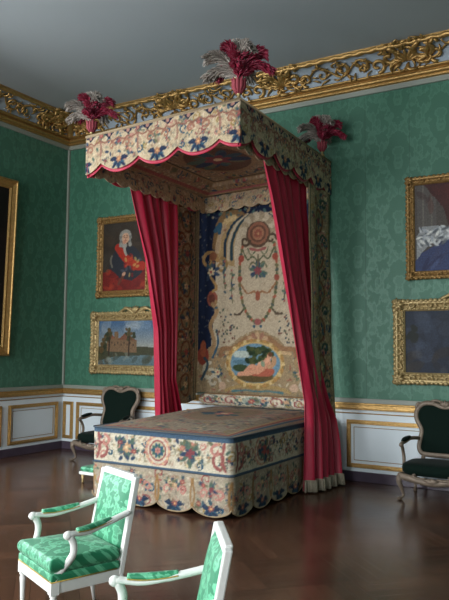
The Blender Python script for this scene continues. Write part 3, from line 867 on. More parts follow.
for a, c in ((.02, Ls-e), (Ls+Lf+e, TL-.02)):
    valance(a, c, 120, 6, .022, None, -.02, None, ZT-.3).build('crimson_lining', m_ruby, can, solid=.004)
M = MB()
M.tube([K(x, y, ZT) for x, y in ((tx0,0),(tx0,ty0),(tx1,ty0),(tx1,0))], .013, 6); M.build('top_braid', m_beige_br, can)
# roof board of the tester
M = MB(); p = [K(tx0+.02,ty0+.02,ZT-.03), K(tx1-.02,ty0+.02,ZT-.03), K(tx1-.02,-.005,ZT-.03), K(tx0+.02,-.005,ZT-.03)]
M.hexa(p+[(a, b_, c+.025) for a, b_, c in p]); M.build('roof_board', m_dark, can)
# soffit with stepped mouldings, embroidered
sw, sd = Lf-.12, Ls-.17
cv = CV(sw, sd, (.58,.49,.38)); floral(cv, 0, sw, 0, sd, 150, .06, 71)
for o, c in ((.10,(.62,.52,.38)),(.14,ROSE),(.34,(.60,.50,.36)),(.38,(.35,.30,.22))):
    for s_ in (((o,o),(sw/2,o),(sw-o,o)), ((o,sd-o),(sw/2,sd-o),(sw-o,sd-o)), ((o,o),(o,sd/2),(o,sd-o)), ((sw-o,o),(sw-o,sd/2),(sw-o,sd-o))): cv.stroke(list(s_), .014, c)
for q in range(5):
    cv.spiral(sw*.2+q*.3, .24, .09, 0, 1, (.66,.54,.38), .016); cv.spiral(sw*.2+q*.3, sd-.24, .09, 0, 1, (.66,.54,.38), .016)
cv.disc(sw/2, sd/2, .45, .55, 0, (.58,.48,.36)); cv.disc(sw/2, sd/2, .39, .49, 0, (.40,.30,.24)); cv.sprig(sw/2, sd/2, .35, PAL, 24)
cv.done(.2)
def sof(u, v):
    d = min(u*sw, (1-u)*sw, v*sd, (1-v)*sd)
    z = interp(d, [0,.12,.14,.30,.32,2], [3.80,3.80,3.83,3.86,3.90,3.92])
    return K(tx0+.06+u*sw, ty0+.06+v*sd, z)
M = MB(); M.grid(sof, 150, 180, 0, lambda u, v: cv.get(u*sw, v*sd), flip=True); M.build('embroidered_soffit', m_cloth, can)
# inner valances
IL = 2*(Ls-.1)+Lf-.16
cvi = CV(IL+.1, .36, (.70,.62,.50)); floral(cvi, 0, IL, .02, .34, 200, .04, 81)
for k in range(int(IL/.2)): cvi.spiral(k*.2+.1, .10, .06, -PI/2, 1, (.70,.60,.46), .014, 1 if k % 2 else -1)
cvi.rect(0, IL+.1, .30, .36, (.42,.24,.22)); 
for k in range(int(IL/.05)): cvi.disc(k*.05, .33, .016, col=(.66,.56,.42))
cvi.done(.2)
def inner(name, p0, p1, t0, zt=3.87, zb=3.57):
    Lq = math.hypot(p1[0]-p0[0], p1[1]-p0[1]); M = MB()
    def zz(u, v): return lerp(zb+.035*(1-abs(sin(PI*u*Lq/.22))), zt, v)
    M.grid(lambda u, v: K(lerp(p0[0],p1[0],u), lerp(p0[1],p1[1],u), zz(u, v)), int(Lq/.012), 24, 0, lambda u, v: cvi.get(t0+u*Lq, (zz(u, v)-zb)/(zt-zb)*.355))
    M.build(name, m_cloth, can, solid=.006)
inner('inner_valance', (tx0+.07,-.10), (tx0+.07,ty0+.08), 0)
inner('inner_valance', (tx0+.075,-.15), (tx1-.075,-.15), Ls)
inner('inner_valance', (tx1-.07,-.10), (tx1-.07,ty0+.08), Ls+Lf)
# tester cloth hanging behind the bed
HW, HH = 1.98, 2.80
cv = CV(HW, HH, (.74,.68,.57), 110)
xo, zo = 2.575, .98
def TP(x, z): return (x-xo, z-zo)
def mir(x): return 2*.98-x
cv.a[:] = (.70,.64,.54)
# navy ground: outer sides and top
cv.poly([(0,.45),(0,2.86),(HW,2.86),(HW,.45),(1.74,.45),(1.68,1.2),(1.66,1.9),(1.70,2.2),(1.60,2.42),(1.2,2.48),(.98,2.44),(.80,2.48),(.38,2.42),(.28,2.2),(.32,1.9),(.30,1.2),(.24,.45)], NAVY)
cv.poly([(0,0),(HW,0),(HW,.62),(1.7,.66),(1.45,.60),(1.3,.76),(1.1,.86),(.98,.88),(.86,.86),(.66,.76),(.51,.60),(.26,.66),(.06,.55)], (.58,.50,.38))
for k in range(520):
    x, y = cv.rg.rand()*HW, cv.rg.rand()*HH
    cv.disc(x, y, .016, .007, cv.rg.rand()*3, [(.62,.54,.42),(.78,.73,.62),(.50,.44,.34),(.60,.58,.48)][k % 4], .55)
for k in range(150):
    x, y = cv.rg.rand()*HW, .02+.6*cv.rg.rand(); cv.disc(x, y, .04*cv.rg.rand()+.012, .012, cv.rg.rand()*3, [(.74,.70,.60),(.42,.40,.34),(.56,.34,.28),(.28,.34,.36),(.66,.58,.44)][k % 5], .8)
for k in range(46):
    x, y = cv.rg.rand()*HW, 1.9+cv.rg.rand()*.95
    if (x < .3 or x > 1.68 or y > 2.6): cv.disc(x, y, .022, col=(.56,.52,.44))
for sg in (0, 1):
    m = (lambda x: x) if sg == 0 else mir
    S = lambda pts, r, c, **k: cv.stroke([(m(x), y) for x, y in pts], r, c, **k)
    # great scroll like a plumed wing
    cv.poly([(m(x), y) for x, y in ((.30,1.95),(.28,2.20),(.34,2.40),(.46,2.50),(.66,2.50),(.84,2.42),(.70,2.3),(.60,2.0),(.62,1.75),(.30,1.85))], (.62,.52,.36))
    S([(.30,2.05),(.34,2.32),(.46,2.50),(.66,2.50),(.84,2.38)], .045, (.48,.37,.24)); S([(.34,2.0),(.38,2.22),(.48,2.40),(.62,2.44)], .04, (.72,.62,.44))
    S([(.32,1.95),(.38,2.20),(.46,2.34)], .035, (.66,.56,.44)); 
    for o, c in ((0,(.12,.20,.26)), (.06,(.70,.64,.54)), (.11,(.14,.23,.27)), (.17,(.72,.66,.56))): S([(.46+o,1.86),(.47+o,2.12),(.58+o,2.34),(.74+o,2.46)], .024, c, r1=.014)
    S([(.30,2.28),(.38,2.36),(.36,2.24)], .03, TEAL); S([(.10,2.62),(.3,2.70),(.5,2.68),(.62,2.62)], .012, TEAL)
    # shell and scroll bracket lower down
    cv.spiral(m(.20), 1.86, .14, 0, 1.1, (.62,.48,.30), .030, 1 if sg == 0 else -1); cv.spiral(m(.40), 1.78, .11, PI/2, 1.1, (.56,.44,.28), .022, -1 if sg == 0 else 1)
    cv.disc(m(.27), 1.92, .06, col=(.48,.30,.20)); cv.sprig(m(.24), 1.70, .12, PAL, 12)
    cv.disc(m(.26), 1.32, .085, .11, 0, (.55,.30,.24)); cv.disc(m(.26), 1.32, .05, .07, 0, (.40,.22,.18)); S([(.24,1.62),(.33,1.48),(.26,1.42)], .02, (.62,.48,.30))
    S([(.20,.45),(.30,.70),(.24,.95),(.34,1.15),(.26,1.25)], .030, (.60,.48,.34)); S([(.28,.5),(.36,.7),(.33,.9)], .014, TEAL)
    cv.disc(m(.12), .52, .10, .13, 0, (.52,.24,.18)); cv.disc(m(.12),.62,.05,.12,0,(.60,.32,.22))
    for x, y0, y1 in ((.46,1.45,1.86),(.58,1.25,1.72)):
        S([(x,y1),(x-.01,(y0+y1)/2),(x+.01,y0)], .006, (.32,.34,.24))
        for k in range(12): cv.leaf(m(x), lerp(y0, y1, cv.rg.rand()), .045, cv.rg.rand()*6, PAL['leaf'][k % 4]);
        for k in range(3): cv.disc(m(x)+.02*(cv.rg.rand()-.5), lerp(y0, y1, cv.rg.rand()), .016, col=ROSE)
    for k in range(34):  # loose sprigs
        a, r = cv.rg.rand()*6.3, .20*cv.rg.rand()**.5
        cv.leaf(m(.50)+r*cos(a)*.9, .90+r*sin(a), .03, cv.rg.rand()*6, [(.26,.30,.24),(.40,.26,.22),(.20,.24,.28)][k % 3], .4)
    S([(.62,1.10),(.69,1.09),(.76,1.16)], .012, (.30,.26,.20)); cv.disc(m(.69), 1.10, .03,.014,.3,(.34,.28,.22))
    # garland chain from the medallion down to the pendant
    gp = [(.74,2.05),(.70,1.80),(.70,1.50),(.76,1.22),(.87,1.04),(.98,.97)]
    S(gp, .014, (.46,.40,.28))
    for k, (x, y) in enumerate(crom(gp, 5)):
        cv.disc(m(x), y, .028, .02, k, [(.34,.38,.26),(.62,.34,.26),(.42,.40,.28),(.30,.34,.30)][k % 4])
    cv.disc(m(.72), 1.86, .045, col=(.58,.28,.22)); cv.disc(m(.70), 1.58, .04, col=(.56,.30,.24))
    S([(.74,1.98),(.82,1.84),(.90,1.88),(.98,1.80)], .010, (.34,.36,.26)); S([(.72,1.5),(.82,1.38),(.92,1.40),(.98,1.36)], .012, (.56,.40,.28))
    S([(.82,2.0),(.88,1.9),(.98,2.0)], .008, (.40,.42,.32)); S([(1.0,1.72),(.90,1.80),(.84,1.72)], .008, (.40,.40,.3))
    # lower cartouche scrolls
    S([(.98,.80),(.80,.76),(.62,.64),(.44,.62),(.40,.52)], .035, (.56,.42,.30)); S([(.98,.74),(.82,.70),(.66,.60),(.48,.56)], .02, (.74,.62,.46))
    cv.spiral(m(.24), .30, .13, PI/2, 1.1, (.74,.70,.60), .028, 1 if sg == 0 else -1); cv.spiral(m(.36), .44, .10, 0, 1, (.60,.50,.36), .02, -1 if sg == 0 else 1)
    cv.spiral(m(.30), .17, .10, 0, 1, (.70,.66,.58), .022, 1 if sg == 0 else -1); S([(.10,.2),(.2,.4),(.14,.5)], .02, (.20,.28,.32)); cv.sprig(m(.36), .30, .09, PAL, 10)
    cv.disc(m(.44), .12, .06, .05, 0, (.74,.62,.52)); S([(.5,.06),(.7,.12),(.98,.10)], .022, (.62,.52,.34)); S([(.6,.05),(.8,.07),(.98,.06)], .012, (.30,.44,.46))
for k in range(70):
    x, y = .1+1.78*cv.rg.rand(), .9+1.85*cv.rg.rand()
    if abs(x-.98) > .42 or y > 2.42: cv.leaf(x, y, .035+.03*cv.rg.rand(), cv.rg.rand()*6, [(.30,.34,.28),(.52,.36,.28),(.24,.32,.36),(.60,.50,.34)][k % 4], .3)
for k in range(14):
    x = .15+1.68*k/13; cv.spiral(x, 2.60+.04*sin(k*2.2), .055, k, 1, (.60,.50,.36), .012, 1 if k % 2 else -1); cv.leaf(x, 2.52, .06, k*1.7, (.30,.40,.38), .3)
cv.disc(.98, .735, .17, .09, 0, (.66,.50,.40)); cv.disc(.98, .72, .13, .065, 0, (.56,.36,.30)); 
for k in range(7): a = PI*k/6; cv.leaf(.98, .70, .17, a, (.72,.60,.46) if k % 2 else (.58,.42,.34), .18)
# medallion with round boss
cv.disc(.98, 2.20, .25, .25, 0, (.66,.60,.50)); 
for k in range(10): a = PI*k/9; cv.disc(.98+.22*cos(a), 2.24+.20*sin(a), .06, col=(.72,.66,.56) if k % 2 else (.60,.54,.44))
cv.disc(.98, 2.18, .185, .18, 0, (.34,.26,.20)); cv.disc(.98, 2.19, .155, .155, 0, (.54,.36,.28)); cv.disc(.98, 2.19, .12, .12, 0, (.38,.26,.20)); cv.disc(.98, 2.19, .09, col=(.60,.42,.32)); cv.flower(.98, 2.19, .06, (.52,.30,.24), (.66,.50,.36), 8)
for k in (-1, 1): cv.spiral(.98+k*.20, 2.10, .08, 0, 1, (.32,.26,.20), .018, k)
cv.stroke([(.86,1.99),(.98,1.96),(1.10,1.99)], .018, ROSE)
cv.sprig(.98, 1.68, .12, PAL, 16); cv.stroke([(.98,1.9),(.98,1.75)], .01, (.4,.36,.28)); cv.disc(.98, 1.34, .035,.07,0,(.56,.32,.24)); cv.disc(.98,.99,.05,.04,0,ROSE); cv.disc(.93,.93,.02,col=TEAL); cv.disc(1.03,.93,.02,col=TEAL)
# the framed scene: sky, trees, reclining figure
EX, EY = .94, .43
cv.disc(EX, EY, .44, .33, 0, (.60,.48,.28)); cv.disc(EX, EY, .405, .295, 0, (.76,.64,.42)); cv.disc(EX, EY, .375, .265, 0, (.42,.55,.62))
cv.disc(EX-.20, EY+.12, .14, .05, 0, (.70,.74,.70)); cv.disc(EX-.22, EY+.02, .12, .03, 0, (.34,.46,.52))
for k in range(60):
    x, y = EX-.12+.40*cv.rg.rand(), EY+.0+.22*cv.rg.rand()
    if ((x-EX)/.37)**2+((y-EY)/.26)**2 < .85: cv.disc(x, y, .035, .025, 0, [(.14,.20,.13),(.20,.27,.16),(.30,.32,.18)][k % 3])
for x, y, rx, ry, c in ((EX,EY-.17,.28,.08,(.36,.30,.18)), (EX-.22,EY-.06,.12,.05,(.22,.28,.18))): cv.disc(x, y, rx, ry, 0, c)
FL = (.80,.58,.46)
cv.disc(EX+.10, EY-.10, .20, .075, 0, (.66,.36,.28)); cv.stroke([(EX-.24,EY-.15),(EX-.10,EY-.13),(EX+.02,EY-.09)], .026, FL, r1=.04); cv.stroke([(EX-.14,EY-.11),(EX-.04,EY-.03),(EX+.06,EY-.09)], .026, FL)
cv.stroke([(EX+.04,EY-.09),(EX+.13,EY-.03),(EX+.19,EY+.03)], .052, FL); cv.stroke([(EX+.20,EY+.04),(EX+.10,EY+.02),(EX+.05,EY-.02)], .018, (.84,.64,.52)); cv.disc(EX+.22, EY+.10, .038, .045, 0, (.82,.62,.50)); cv.disc(EX+.235, EY+.125, .035, .03, 0, (.40,.26,.16))
cv.stroke([(EX+.22,EY-.04),(EX+.28,EY+.0),(EX+.29,EY+.08)], .03, (.72,.56,.42)); cv.disc(EX+.12,EY-.0,.03,.045,.4,(.50,.56,.46))
for k in range(26):
    a = 2*PI*k/26; cv.disc(EX+.42*cos(a), EY+.31*sin(a), .026, col=(.66,.50,.30) if k % 2 else (.78,.68,.48))
cv.rect(0, HW, 0, .02, (.30,.40,.36)); cv.rect(0, .018, 0, HH, (.20,.28,.26)); cv.rect(HW-.018, HW, 0, HH, (.20,.28,.26)); cv.rect(.018,.03,0,HH,(.56,.48,.34))
cv.done(.2)
M = MB(); M.grid(lambda u, v: (xo+u*HW-3.6, .004*sin(u*40), zo+v*HH), 175, 250, 0, lambda u, v: cv.get(u*HW, v*HH))
o = M.build('headcloth_tapestry', m_cloth, solid=.008); o.location = (3.6, -.06, 0)
tag(o, 'cream and navy tapestry with garlands and a framed scene, hanging behind the bed head', 'tapestry')

# narrow side tails of tapestry at the wall
def tail(name, label, xt, xb, y0t, y1t, y0b, y1b, zt, zb, seed, out):
    Wd, Hd = .62, zt-zb
    cv = CV(Wd, Hd, (.62,.54,.42)); floral(cv, .06, Wd-.06, .05, Hd, 130, .05, seed)
    n_ = int(Hd/.45)
    for k in range(n_):
        y = .25+k*.45; cv.disc(Wd/2, y, .12, .16, 0, (.46,.30,.22)); cv.disc(Wd/2, y, .09, .13, 0, (.58,.50,.38)); cv.sprig(Wd/2, y, .10, PAL, 10)
        cv.spiral(Wd*.3, y+.22, .07, 0, 1, (.48,.28,.20), .014); cv.spiral(Wd*.7, y+.22, .07, PI, 1, (.22,.30,.26), .014, -1)
    cv.rect(0,.03,0,Hd,(.60,.54,.42)); cv.rect(.03,.045,0,Hd,(.22,.34,.28)); cv.rect(.06,.07,0,Hd,(.62,.54,.42)); cv.rect(Wd-.03,Wd,0,Hd,(.60,.54,.42)); cv.rect(Wd-.045,Wd-.03,0,Hd,(.22,.34,.28))
    cv.done(.25)
    M = MB()
    def fn(u, v):
        y = lerp(lerp(y0b, y0t, v), lerp(y1b, y1t, v), u); zz = lerp(zb+.03*(1-abs(sin(PI*u*1.0))) , zt, v)
        return (lerp(xb, xt, v**.6)+out*(.018*sin(u*9)+.006*sin(v*14)), y, zz)
    M.grid(fn, 52, 230, 0, lambda u, v: cv.get(u*Wd, v*Hd))
    o = M.build(name, m_cloth, solid=.012)
    return tag(o, label, 'hanging')
tail('tapestry_hanging', 'narrow floral tapestry strip on the right of the bed head, overlapping the red curtain', 4.55, 4.70, -.66, -.02, -.72, -.16, 3.62, .70, 91, 1)
tail('tapestry_hanging', 'narrow floral tapestry strip on the left of the bed head, beside the navy border', 2.59, 2.59, -.68, -.07, -.66, -.07, 3.62, .86, 92, -1)

# ------------------------------------------------------------------ red curtains
def curtain(label, lev, n, seed, grp=None, amp=.045):
    Z = [l[0] for l in lev][::-1]
    cols = [[l[k] for l in lev][::-1] for k in range(1, 5)]
    t = thing('bed_curtain', label, 'curtain', ((lev[-1][1]+lev[-1][3])/2, (lev[-1][2]+lev[-1][4])/2, 0))
    ox, oy = t.location.x, t.location.y; z1, z0 = Z[-1], Z[0]
    def fn(u, z, off=0):
        xa, ya, xb, yb = [interp(z, Z, c) for c in cols]
        uu = u+.02*sin(u*9+z*1.7)+.012*sin(z*3+u*20)
        x, y = lerp(xa, xb, uu), lerp(ya, yb, uu)
        d = math.hypot(xb-xa, yb-ya)
        nx, ny = -(yb-ya)/d, (xb-xa)/d
        a = amp*(.55+.45*(z1-z)/(z1-z0))
        w = a*(sin(u*n*2*PI+.8*sin(z*1.3+seed))+.30*sin(u*n*3.3*PI+z*.7+seed))
        return (x+nx*(w+off)-ox, y+ny*(w+off)-oy, z)
    M = MB(); M.grid(lambda u, v: fn(u, lerp(z0, z1, v)), 150, 60)
    M.build('cloth', m_ruby, t, solid=.006)
    M = MB()
    M.grid(lambda u, v: fn(u, lerp(z0-.01, z0+.115+.0*u, v), .012), 150, 5); M.grid(lambda u, v: fn(u, lerp(z0-.01, z0+.115, v), -.012), 150, 5)
    for k in range(60):
        a, c = fn(k/60, z0+.11, -.02), fn(k/60, z0-.012, -.024)
        M.tube([a, c], [.007,.012], 5)
    M.build('fringe', m_fringe, t)
    return t
curtain('crimson silk curtain on the right side of the bed, falling to the floor', [
    (3.66,4.51,-1.78,4.47,-.60),(3.3,4.51,-1.58,4.47,-.60),(2.92,4.52,-1.44,4.49,-.58),(2.4,4.53,-1.25,4.51,-.56),(1.83,4.56,-1.08,4.56,-.52),(1.4,4.61,-.99,4.60,-.46),(1.0,4.69,-.99,4.66,-.36),(.76,4.705,-1.02,4.71,-.24),(.5,4.71,-1.04,4.76,-.26),(.03,4.715,-1.06,4.82,-.34)], 5, 1, amp=.05)
curtain('crimson silk curtain on the left side of the bed', [
    (3.66,2.68,-1.74,2.68,-.74),(3.3,2.68,-1.60,2.68,-.73),(2.71,2.67,-1.35,2.66,-.72),(2.2,2.66,-1.22,2.65,-.70),(1.84,2.65,-1.12,2.63,-.68),(1.19,2.62,-1.04,2.62,-.68),(.76,2.62,-1.02,2.60,-.50),(.03,2.62,-1.08,2.55,-.40)], 5, 3, amp=.055)

# ------------------------------------------------------------------ ostrich plumes
def plume(label, loc, sc, seed, lean=0):
    t = thing('ostrich_plume', label, 'plume', loc, 0, 'ostrich feather plumes on the canopy corners'); rg = np.random.RandomState(seed)
    M = MB(); M.lathe([(.0,0),(.035,.0),(.035,.015),(.016,.03),(.016,.05),(.03,.08),(.045,.12),(.05,.16),(.04,.17)], n=14); M.build('finial_vase', m_gold_p, t)
    M = MB()
    for k in range(10):
        a = 2*PI*k/10; M.tube([(cos(a)*.02,sin(a)*.02,.06),(cos(a)*.05,sin(a)*.05,.12),(cos(a)*.05,sin(a)*.05,.17),(cos(a)*.07,sin(a)*.07,.19)], [.008,.018,.016,.006], 6)
    M.build('silk_ruche', m_rose, t)
    GREY, RED = [(.66,.62,.58),(.56,.53,.50),(.74,.70,.66)], [(.64,.18,.28),(.56,.14,.24),(.70,.32,.40)]
    def feather(az, L, out, droop, cols, wd):
        M = MB(); d = Vector((cos(az), sin(az), 0)); side = Vector((-sin(az), cos(az), 0))
        n = 26; sp = []
        for i in range(n+1):
            q = i/n; ang = droop*q**1.6
            r = out*q+.14*L*max(0, q-.55)*2.0*droop*.5; z = .18+L*(sin(min(q,.999)*PI*.5*(1+.35*droop))/(1)) if droop < .7 else .18+L*(sin(q*PI*.78))
            sp.append(Vector((0,0,z))+d*(r+(.08*droop*(q**3))))
        M.tube(sp, [.006*(1-.7*i/n) for i in range(n+1)], 4, cap=True)
        nb = 300
        for b_ in range(nb):
            q = .12+.88*b_/nb; i = min(n-1, int(q*n)); p = sp[i].lerp(sp[i+1], q*n-i); tg = (sp[i+1]-sp[i]).normalized()
            wl = wd*(.30+.70*sin(PI*min(1, .10+q*.80))**.7)*(.75+.4*rg.rand())
            w0 = rg.rand()*2*PI; nr = tg.cross(side).normalized()
            base = side*cos(w0)+nr*sin(w0)*.6
            pts = [p+base*wl*w*(1-.2*w)+tg*wl*(.75*w)-Vector((0,0,1))*wl*.30*w*w for w in (0,.33,.66,1)]
            c = s2l(cols[rg.randint(len(cols))]); o0 = len(M.v)
            M.tube(pts, [.005,.007,.006,.003], 3, cap=False)
            for v_ in range(o0, len(M.v)): M.c[v_] = c
        for v_ in range(len(M.v)): M.c.setdefault(v_, s2l(cols[0]))
        M.build('feather', m_feather, t)
    # centre and side feathers
    k0 = rg.rand()*.3
    # az, length, outward reach, droop, colour, barb length; azimuths set the red-grey order round the tuft
    # az, length, outward reach, droop, colour, barb length; azimuths set the red-grey order round the tuft
    # az, length, outward reach, droop, colour, barb length
    # az, length, outward reach, droop, colour, barb length
    spec = [(2.1,.35,.04,.10,GREY,.12),(.53,.33,.05,.10,GREY,.10),(3.67,.30,.09,.15,RED,.12),(.53,.26,.18,.30,RED,.12),(3.67,.22,.22,.6,GREY,.12),(3.3,.12,.24,.9,GREY,.10),
            (.4,.14,.22,.8,RED,.09),(-1.03,.20,.05,.2,RED,.11),(-1.2,.11,.13,.8,RED,.08),(-.2,.26,.10,.3,GREY,.10),(2.2,.28,.12,.3,RED,.10),(1.7,.18,.2,.7,GREY,.10),(2.9,.15,.2,.8,RED,.09)]
    for (az, L, out, dr, cl, wd) in spec: feather(az, L, out, dr, cl, wd)
    t.scale = (sc,)*3
    t.rotation_euler = (0, lean, .0)
    return t
plume('grey and crimson ostrich plume on the front left canopy corner', (tx0+.04, ty0+.04, ZT-.002+tz(tx0)), .95, 4)
plume('tallest grey and crimson ostrich plume, on the front right canopy corner', (tx1-.04, ty0+.04, ZT-.002), 1.12, 5)
plume('grey and crimson ostrich plume on the rear right canopy corner by the wall', (tx1-.06, -.32, ZT-.002), .95, 9)

# ------------------------------------------------------------------ white armchairs with green damask
def white_armchair(name, label, loc, rz, grp):
    t = thing(name, label, 'armchair', loc, rz, grp)
    W, D, WR = .60, .53, .54
    fx, rx = W/2, WR/2; fy, ry = -D/2, D/2
    # front legs: turned, tapered, fluted, with square block
    for s in (-1, 1):
        M = MB(); cx, cy = s*(fx-.025), fy+.025
        M.lathe([(.010,0),(.014,.02),(.012,.03),(.020,.22),(.024,.26),(.018,.27),(.026,.285),(.020,.295)], (cx, cy, 0), 14)
        M.box(cx-.028, cx+.028, cy-.028, cy+.028, .295, .375); M.ell((cx, cy-.028, .335), (.014,.006,.014))
        M.build('leg', m_white_ch, t)
    # seat rail
    M = MB(); z0, z1 = .30, .372
    def bar(x0, y0, x1, y1, w):
        d = Vector((x1-x0, y1-y0, 0)).normalized(); n = Vector((-d.y, d.x, 0))*w/2
        a, c = Vector((x0,y0,0)), Vector((x1,y1,0))
        q = [a-n, c-n, c+n, a+n]
        M.hexa([(p.x,p.y,z0) for p in q]+[(p.x,p.y,z1) for p in q])
    bar(-fx+.03, fy+.02, fx-.03, fy+.02, .04); bar(-rx, ry-.02, rx, ry-.02, .04)
    bar(-fx+.02, fy+.03, -rx+.02, ry-.02, .04); bar(fx-.02, fy+.03, rx-.02, ry-.02, .04)
    M.build('seat_rail', m_white_ch, t, bevel=.006)
    # rear legs and back posts, one per side
    lean = lambda z: ry-.02+max(0, z-.36)*.20-(max(0, .36-z)*-.16)
    bw0, bw1 = rx-.02, .245
    for s in (-1, 1):
        M = MB(); pts = [(s*(bw0), lean(z), z) for z in (0,.12,.24,.34)]; M.tube(pts, [.013,.017,.021,.025], 8)
        M.build('leg', m_white_ch, t)
    # back frame
    def bp(s, z, o=0): 
        return (s*lerp(bw0, bw1, (z-.34)/.63)+0, lean(z)+o, z)
    M = MB()
    for s in (-1, 1):
        a, c = bp(s,.33), bp(s,.975); w = .024
        M.hexa([(a[0]-w,a[1]-.02,a[2]),(a[0]+w,a[1]-.02,a[2]),(a[0]+w,a[1]+.02,a[2]),(a[0]-w,a[1]+.02,a[2]),
                (c[0]-w,c[1]-.02,c[2]),(c[0]+w,c[1]-.02,c[2]),(c[0]+w,c[1]+.02,c[2]),(c[0]-w,c[1]+.02,c[2])])
    for z, h in ((.965,.045),(.44,.04)):
        x1 = abs(bp(1,z)[0])-.02; y = lean(z); y2 = lean(z+h)
        M.hexa([(-x1,y-.02,z-h/2),(x1,y-.02,z-h/2),(x1,y+.02,z-h/2),(-x1,y+.02,z-h/2),(-x1,y2-.02,z+h/2),(x1,y2-.02,z+h/2),(x1,y2+.02,z+h/2),(-x1,y2+.02,z+h/2)])
    M.build('back_frame', m_white_ch, t, bevel=.007)
    # back upholstery, padded front and flat rear
    def pad(sgn, th, mm, nm):
        M = MB()
        def fn(u, v):
            z = lerp(.45,.945,v); x = (u*2-1)*(abs(bp(1,z)[0])-.018)
            e = (max(0, 1-(2*u-1)**4)*max(0, 1-(2*v-1)**4))**.5
            return (x, lean(z)+sgn*(.010+th*e), z)
        M.grid(fn, 16, 16, flip=(sgn > 0)); M.build(nm, mm, t)
    pad(-1, .035, m_chair, 'back_pad'); pad(1, .008, m_chair, 'back_cover')
    # seat pad with gilt nails
    def sq(u, v, ins=0, hw=1):
        y = lerp(fy, ry-.03, v); w = lerp(fx, rx, v)-ins; return (2*u-1)*w, y+(ins if v < .5 else -ins)
    M = MB()
    def slab(z0, z1, ins, bulge, nm, mm, front=0):
        M = MB(); n = 40; rings = []
        m_ = 10
        for k in range(m_+1):
            f = k/m_; z = z0+(z1-z0)*(1-cos(PI*f))/2; e = bulge*sin(PI*f)
            rings.append((z, ins-e))
        def outline(i0):
            x0, x1 = fx-i0, rx-i0; pts = []
            P4 = [(-x0, fy+i0-front), (x0, fy+i0-front), (x1, ry-.03-i0), (-x1, ry-.03-i0)]
            for a in range(4):
                A, B = P4[a], P4[(a+1) % 4]
                for q in range(10): 
                    f = q/10; f = f*f*(3-2*f)
                    pts.append((lerp(A[0],B[0],f), lerp(A[1],B[1],f)))
            return pts
        vs = []
        for z, i0 in rings: vs += [(x, y, z) for x, y in outline(i0)]
        k = len(outline(0)); fs = [(a*k+j, a*k+(j+1) % k, (a+1)*k+(j+1) % k, (a+1)*k+j) for a in range(m_) for j in range(k)]
        # domed top
        base = m_*k
        cx, cy = 0, (fy+ry)/2
        for f in (.66,.33):
            for x, y in outline(rings[-1][1]): vs.append((lerp(cx,x,f), lerp(cy,y,f), z1+bulge*.9*(1-f)))
        for a in range(2):
            for j in range(k): fs.append((base+(a)*k+j, base+a*k+(j+1) % k, base+(a+1)*k+(j+1) % k, base+(a+1)*k+j))
        vs.append((cx, cy, z1+bulge*.9)); q = base+2*k
        fs += [(q+j, q+(j+1) % k, len(vs)-1) for j in range(k)]; fs.append(tuple(range(k))[::-1])
        M.add(vs, fs); return M.build(nm, mm, t)
    slab(.372, .425, .004, .006, 'seat_pad', m_chair)
    M = MB()
    P4 = [(-fx-.002, fy-.002), (fx+.002, fy-.002), (rx+.002, ry-.05), (-rx-.002, ry-.05)]
    for a, c in ((0,1),(1,2),(3,0)):
        A, B = P4[a], P4[c]; M.tube([(A[0],A[1],.377), (B[0],B[1],.377)], .0045, 6)
    M.build('nail_trim', m_nail, t)
    slab(.428, .52, .030, .032, 'cushion', m_chair, front=.012)
    # arms
    for s in (-1, 1):
        M = MB()
        p = crom([bp(s,.74), (s*(bw0+.02), .12, .690), (s*(bw0+.045), -.02, .662), (s*(bw0+.06), -.125, .668), (s*(bw0+.063),-.155,.668)], 5)
        M.tube(p, [.028]*6+[.025]*10+[.027]*(len(p)-16), 8, flat=.75)
        M.ell((s*(bw0+.064), -.165, .664), (.027,.034,.030))
        q = crom([(s*(bw0+.064), -.15, .655), (s*(bw0+.064), -.125, .60), (s*(bw0+.060), -.13, .53), (s*(fx-.03), -.175, .45), (s*(fx-.027), fy+.028, .385), (s*(fx-.026), fy+.028, .35)], 5)
        M.tube(q, [.025]*8+[.024]*8+[.028]*(len(q)-16), 8)
        o = M.build('arm', m_white_ch, t)
        M = MB(); pp = crom([(s*(bw0+.012), .165, .716), (s*(bw0+.024), .08, .700), (s*(bw0+.045), -.02, .688), (s*(bw0+.058), -.10, .690)], 5); n = len(pp)
        M.tube(pp, [.027*max(.35, sin(PI*(i+.6)/(n+.2)))**.35 for i in range(n)], 10, flat=.8)
        M.build('arm_pad', m_chair, o)
        M = MB(); M.tube([(x+s*.024, y, z-.010) for x, y, z in pp], .004, 5); M.tube([(x-s*.024, y, z-.010) for x, y, z in pp], .004, 5); M.build('nail_trim', m_nail, o)
    return t
G1 = 'white armchairs with green damask in the foreground'
CH1 = (4.933, -5.032, 0, -23.2); CH2 = (6.086, -5.83, 0, -53.4)
ch = white_armchair('damask_armchair', 'white armchair with green damask cushions, seen whole at lower left', CH1[:3], math.radians(CH1[3]), G1)
ch.scale = (.85,)*3
dup(ch, CH2[:3], math.radians(CH2[3]), 'white armchair with green damask back, cut off at the bottom edge right of the other')

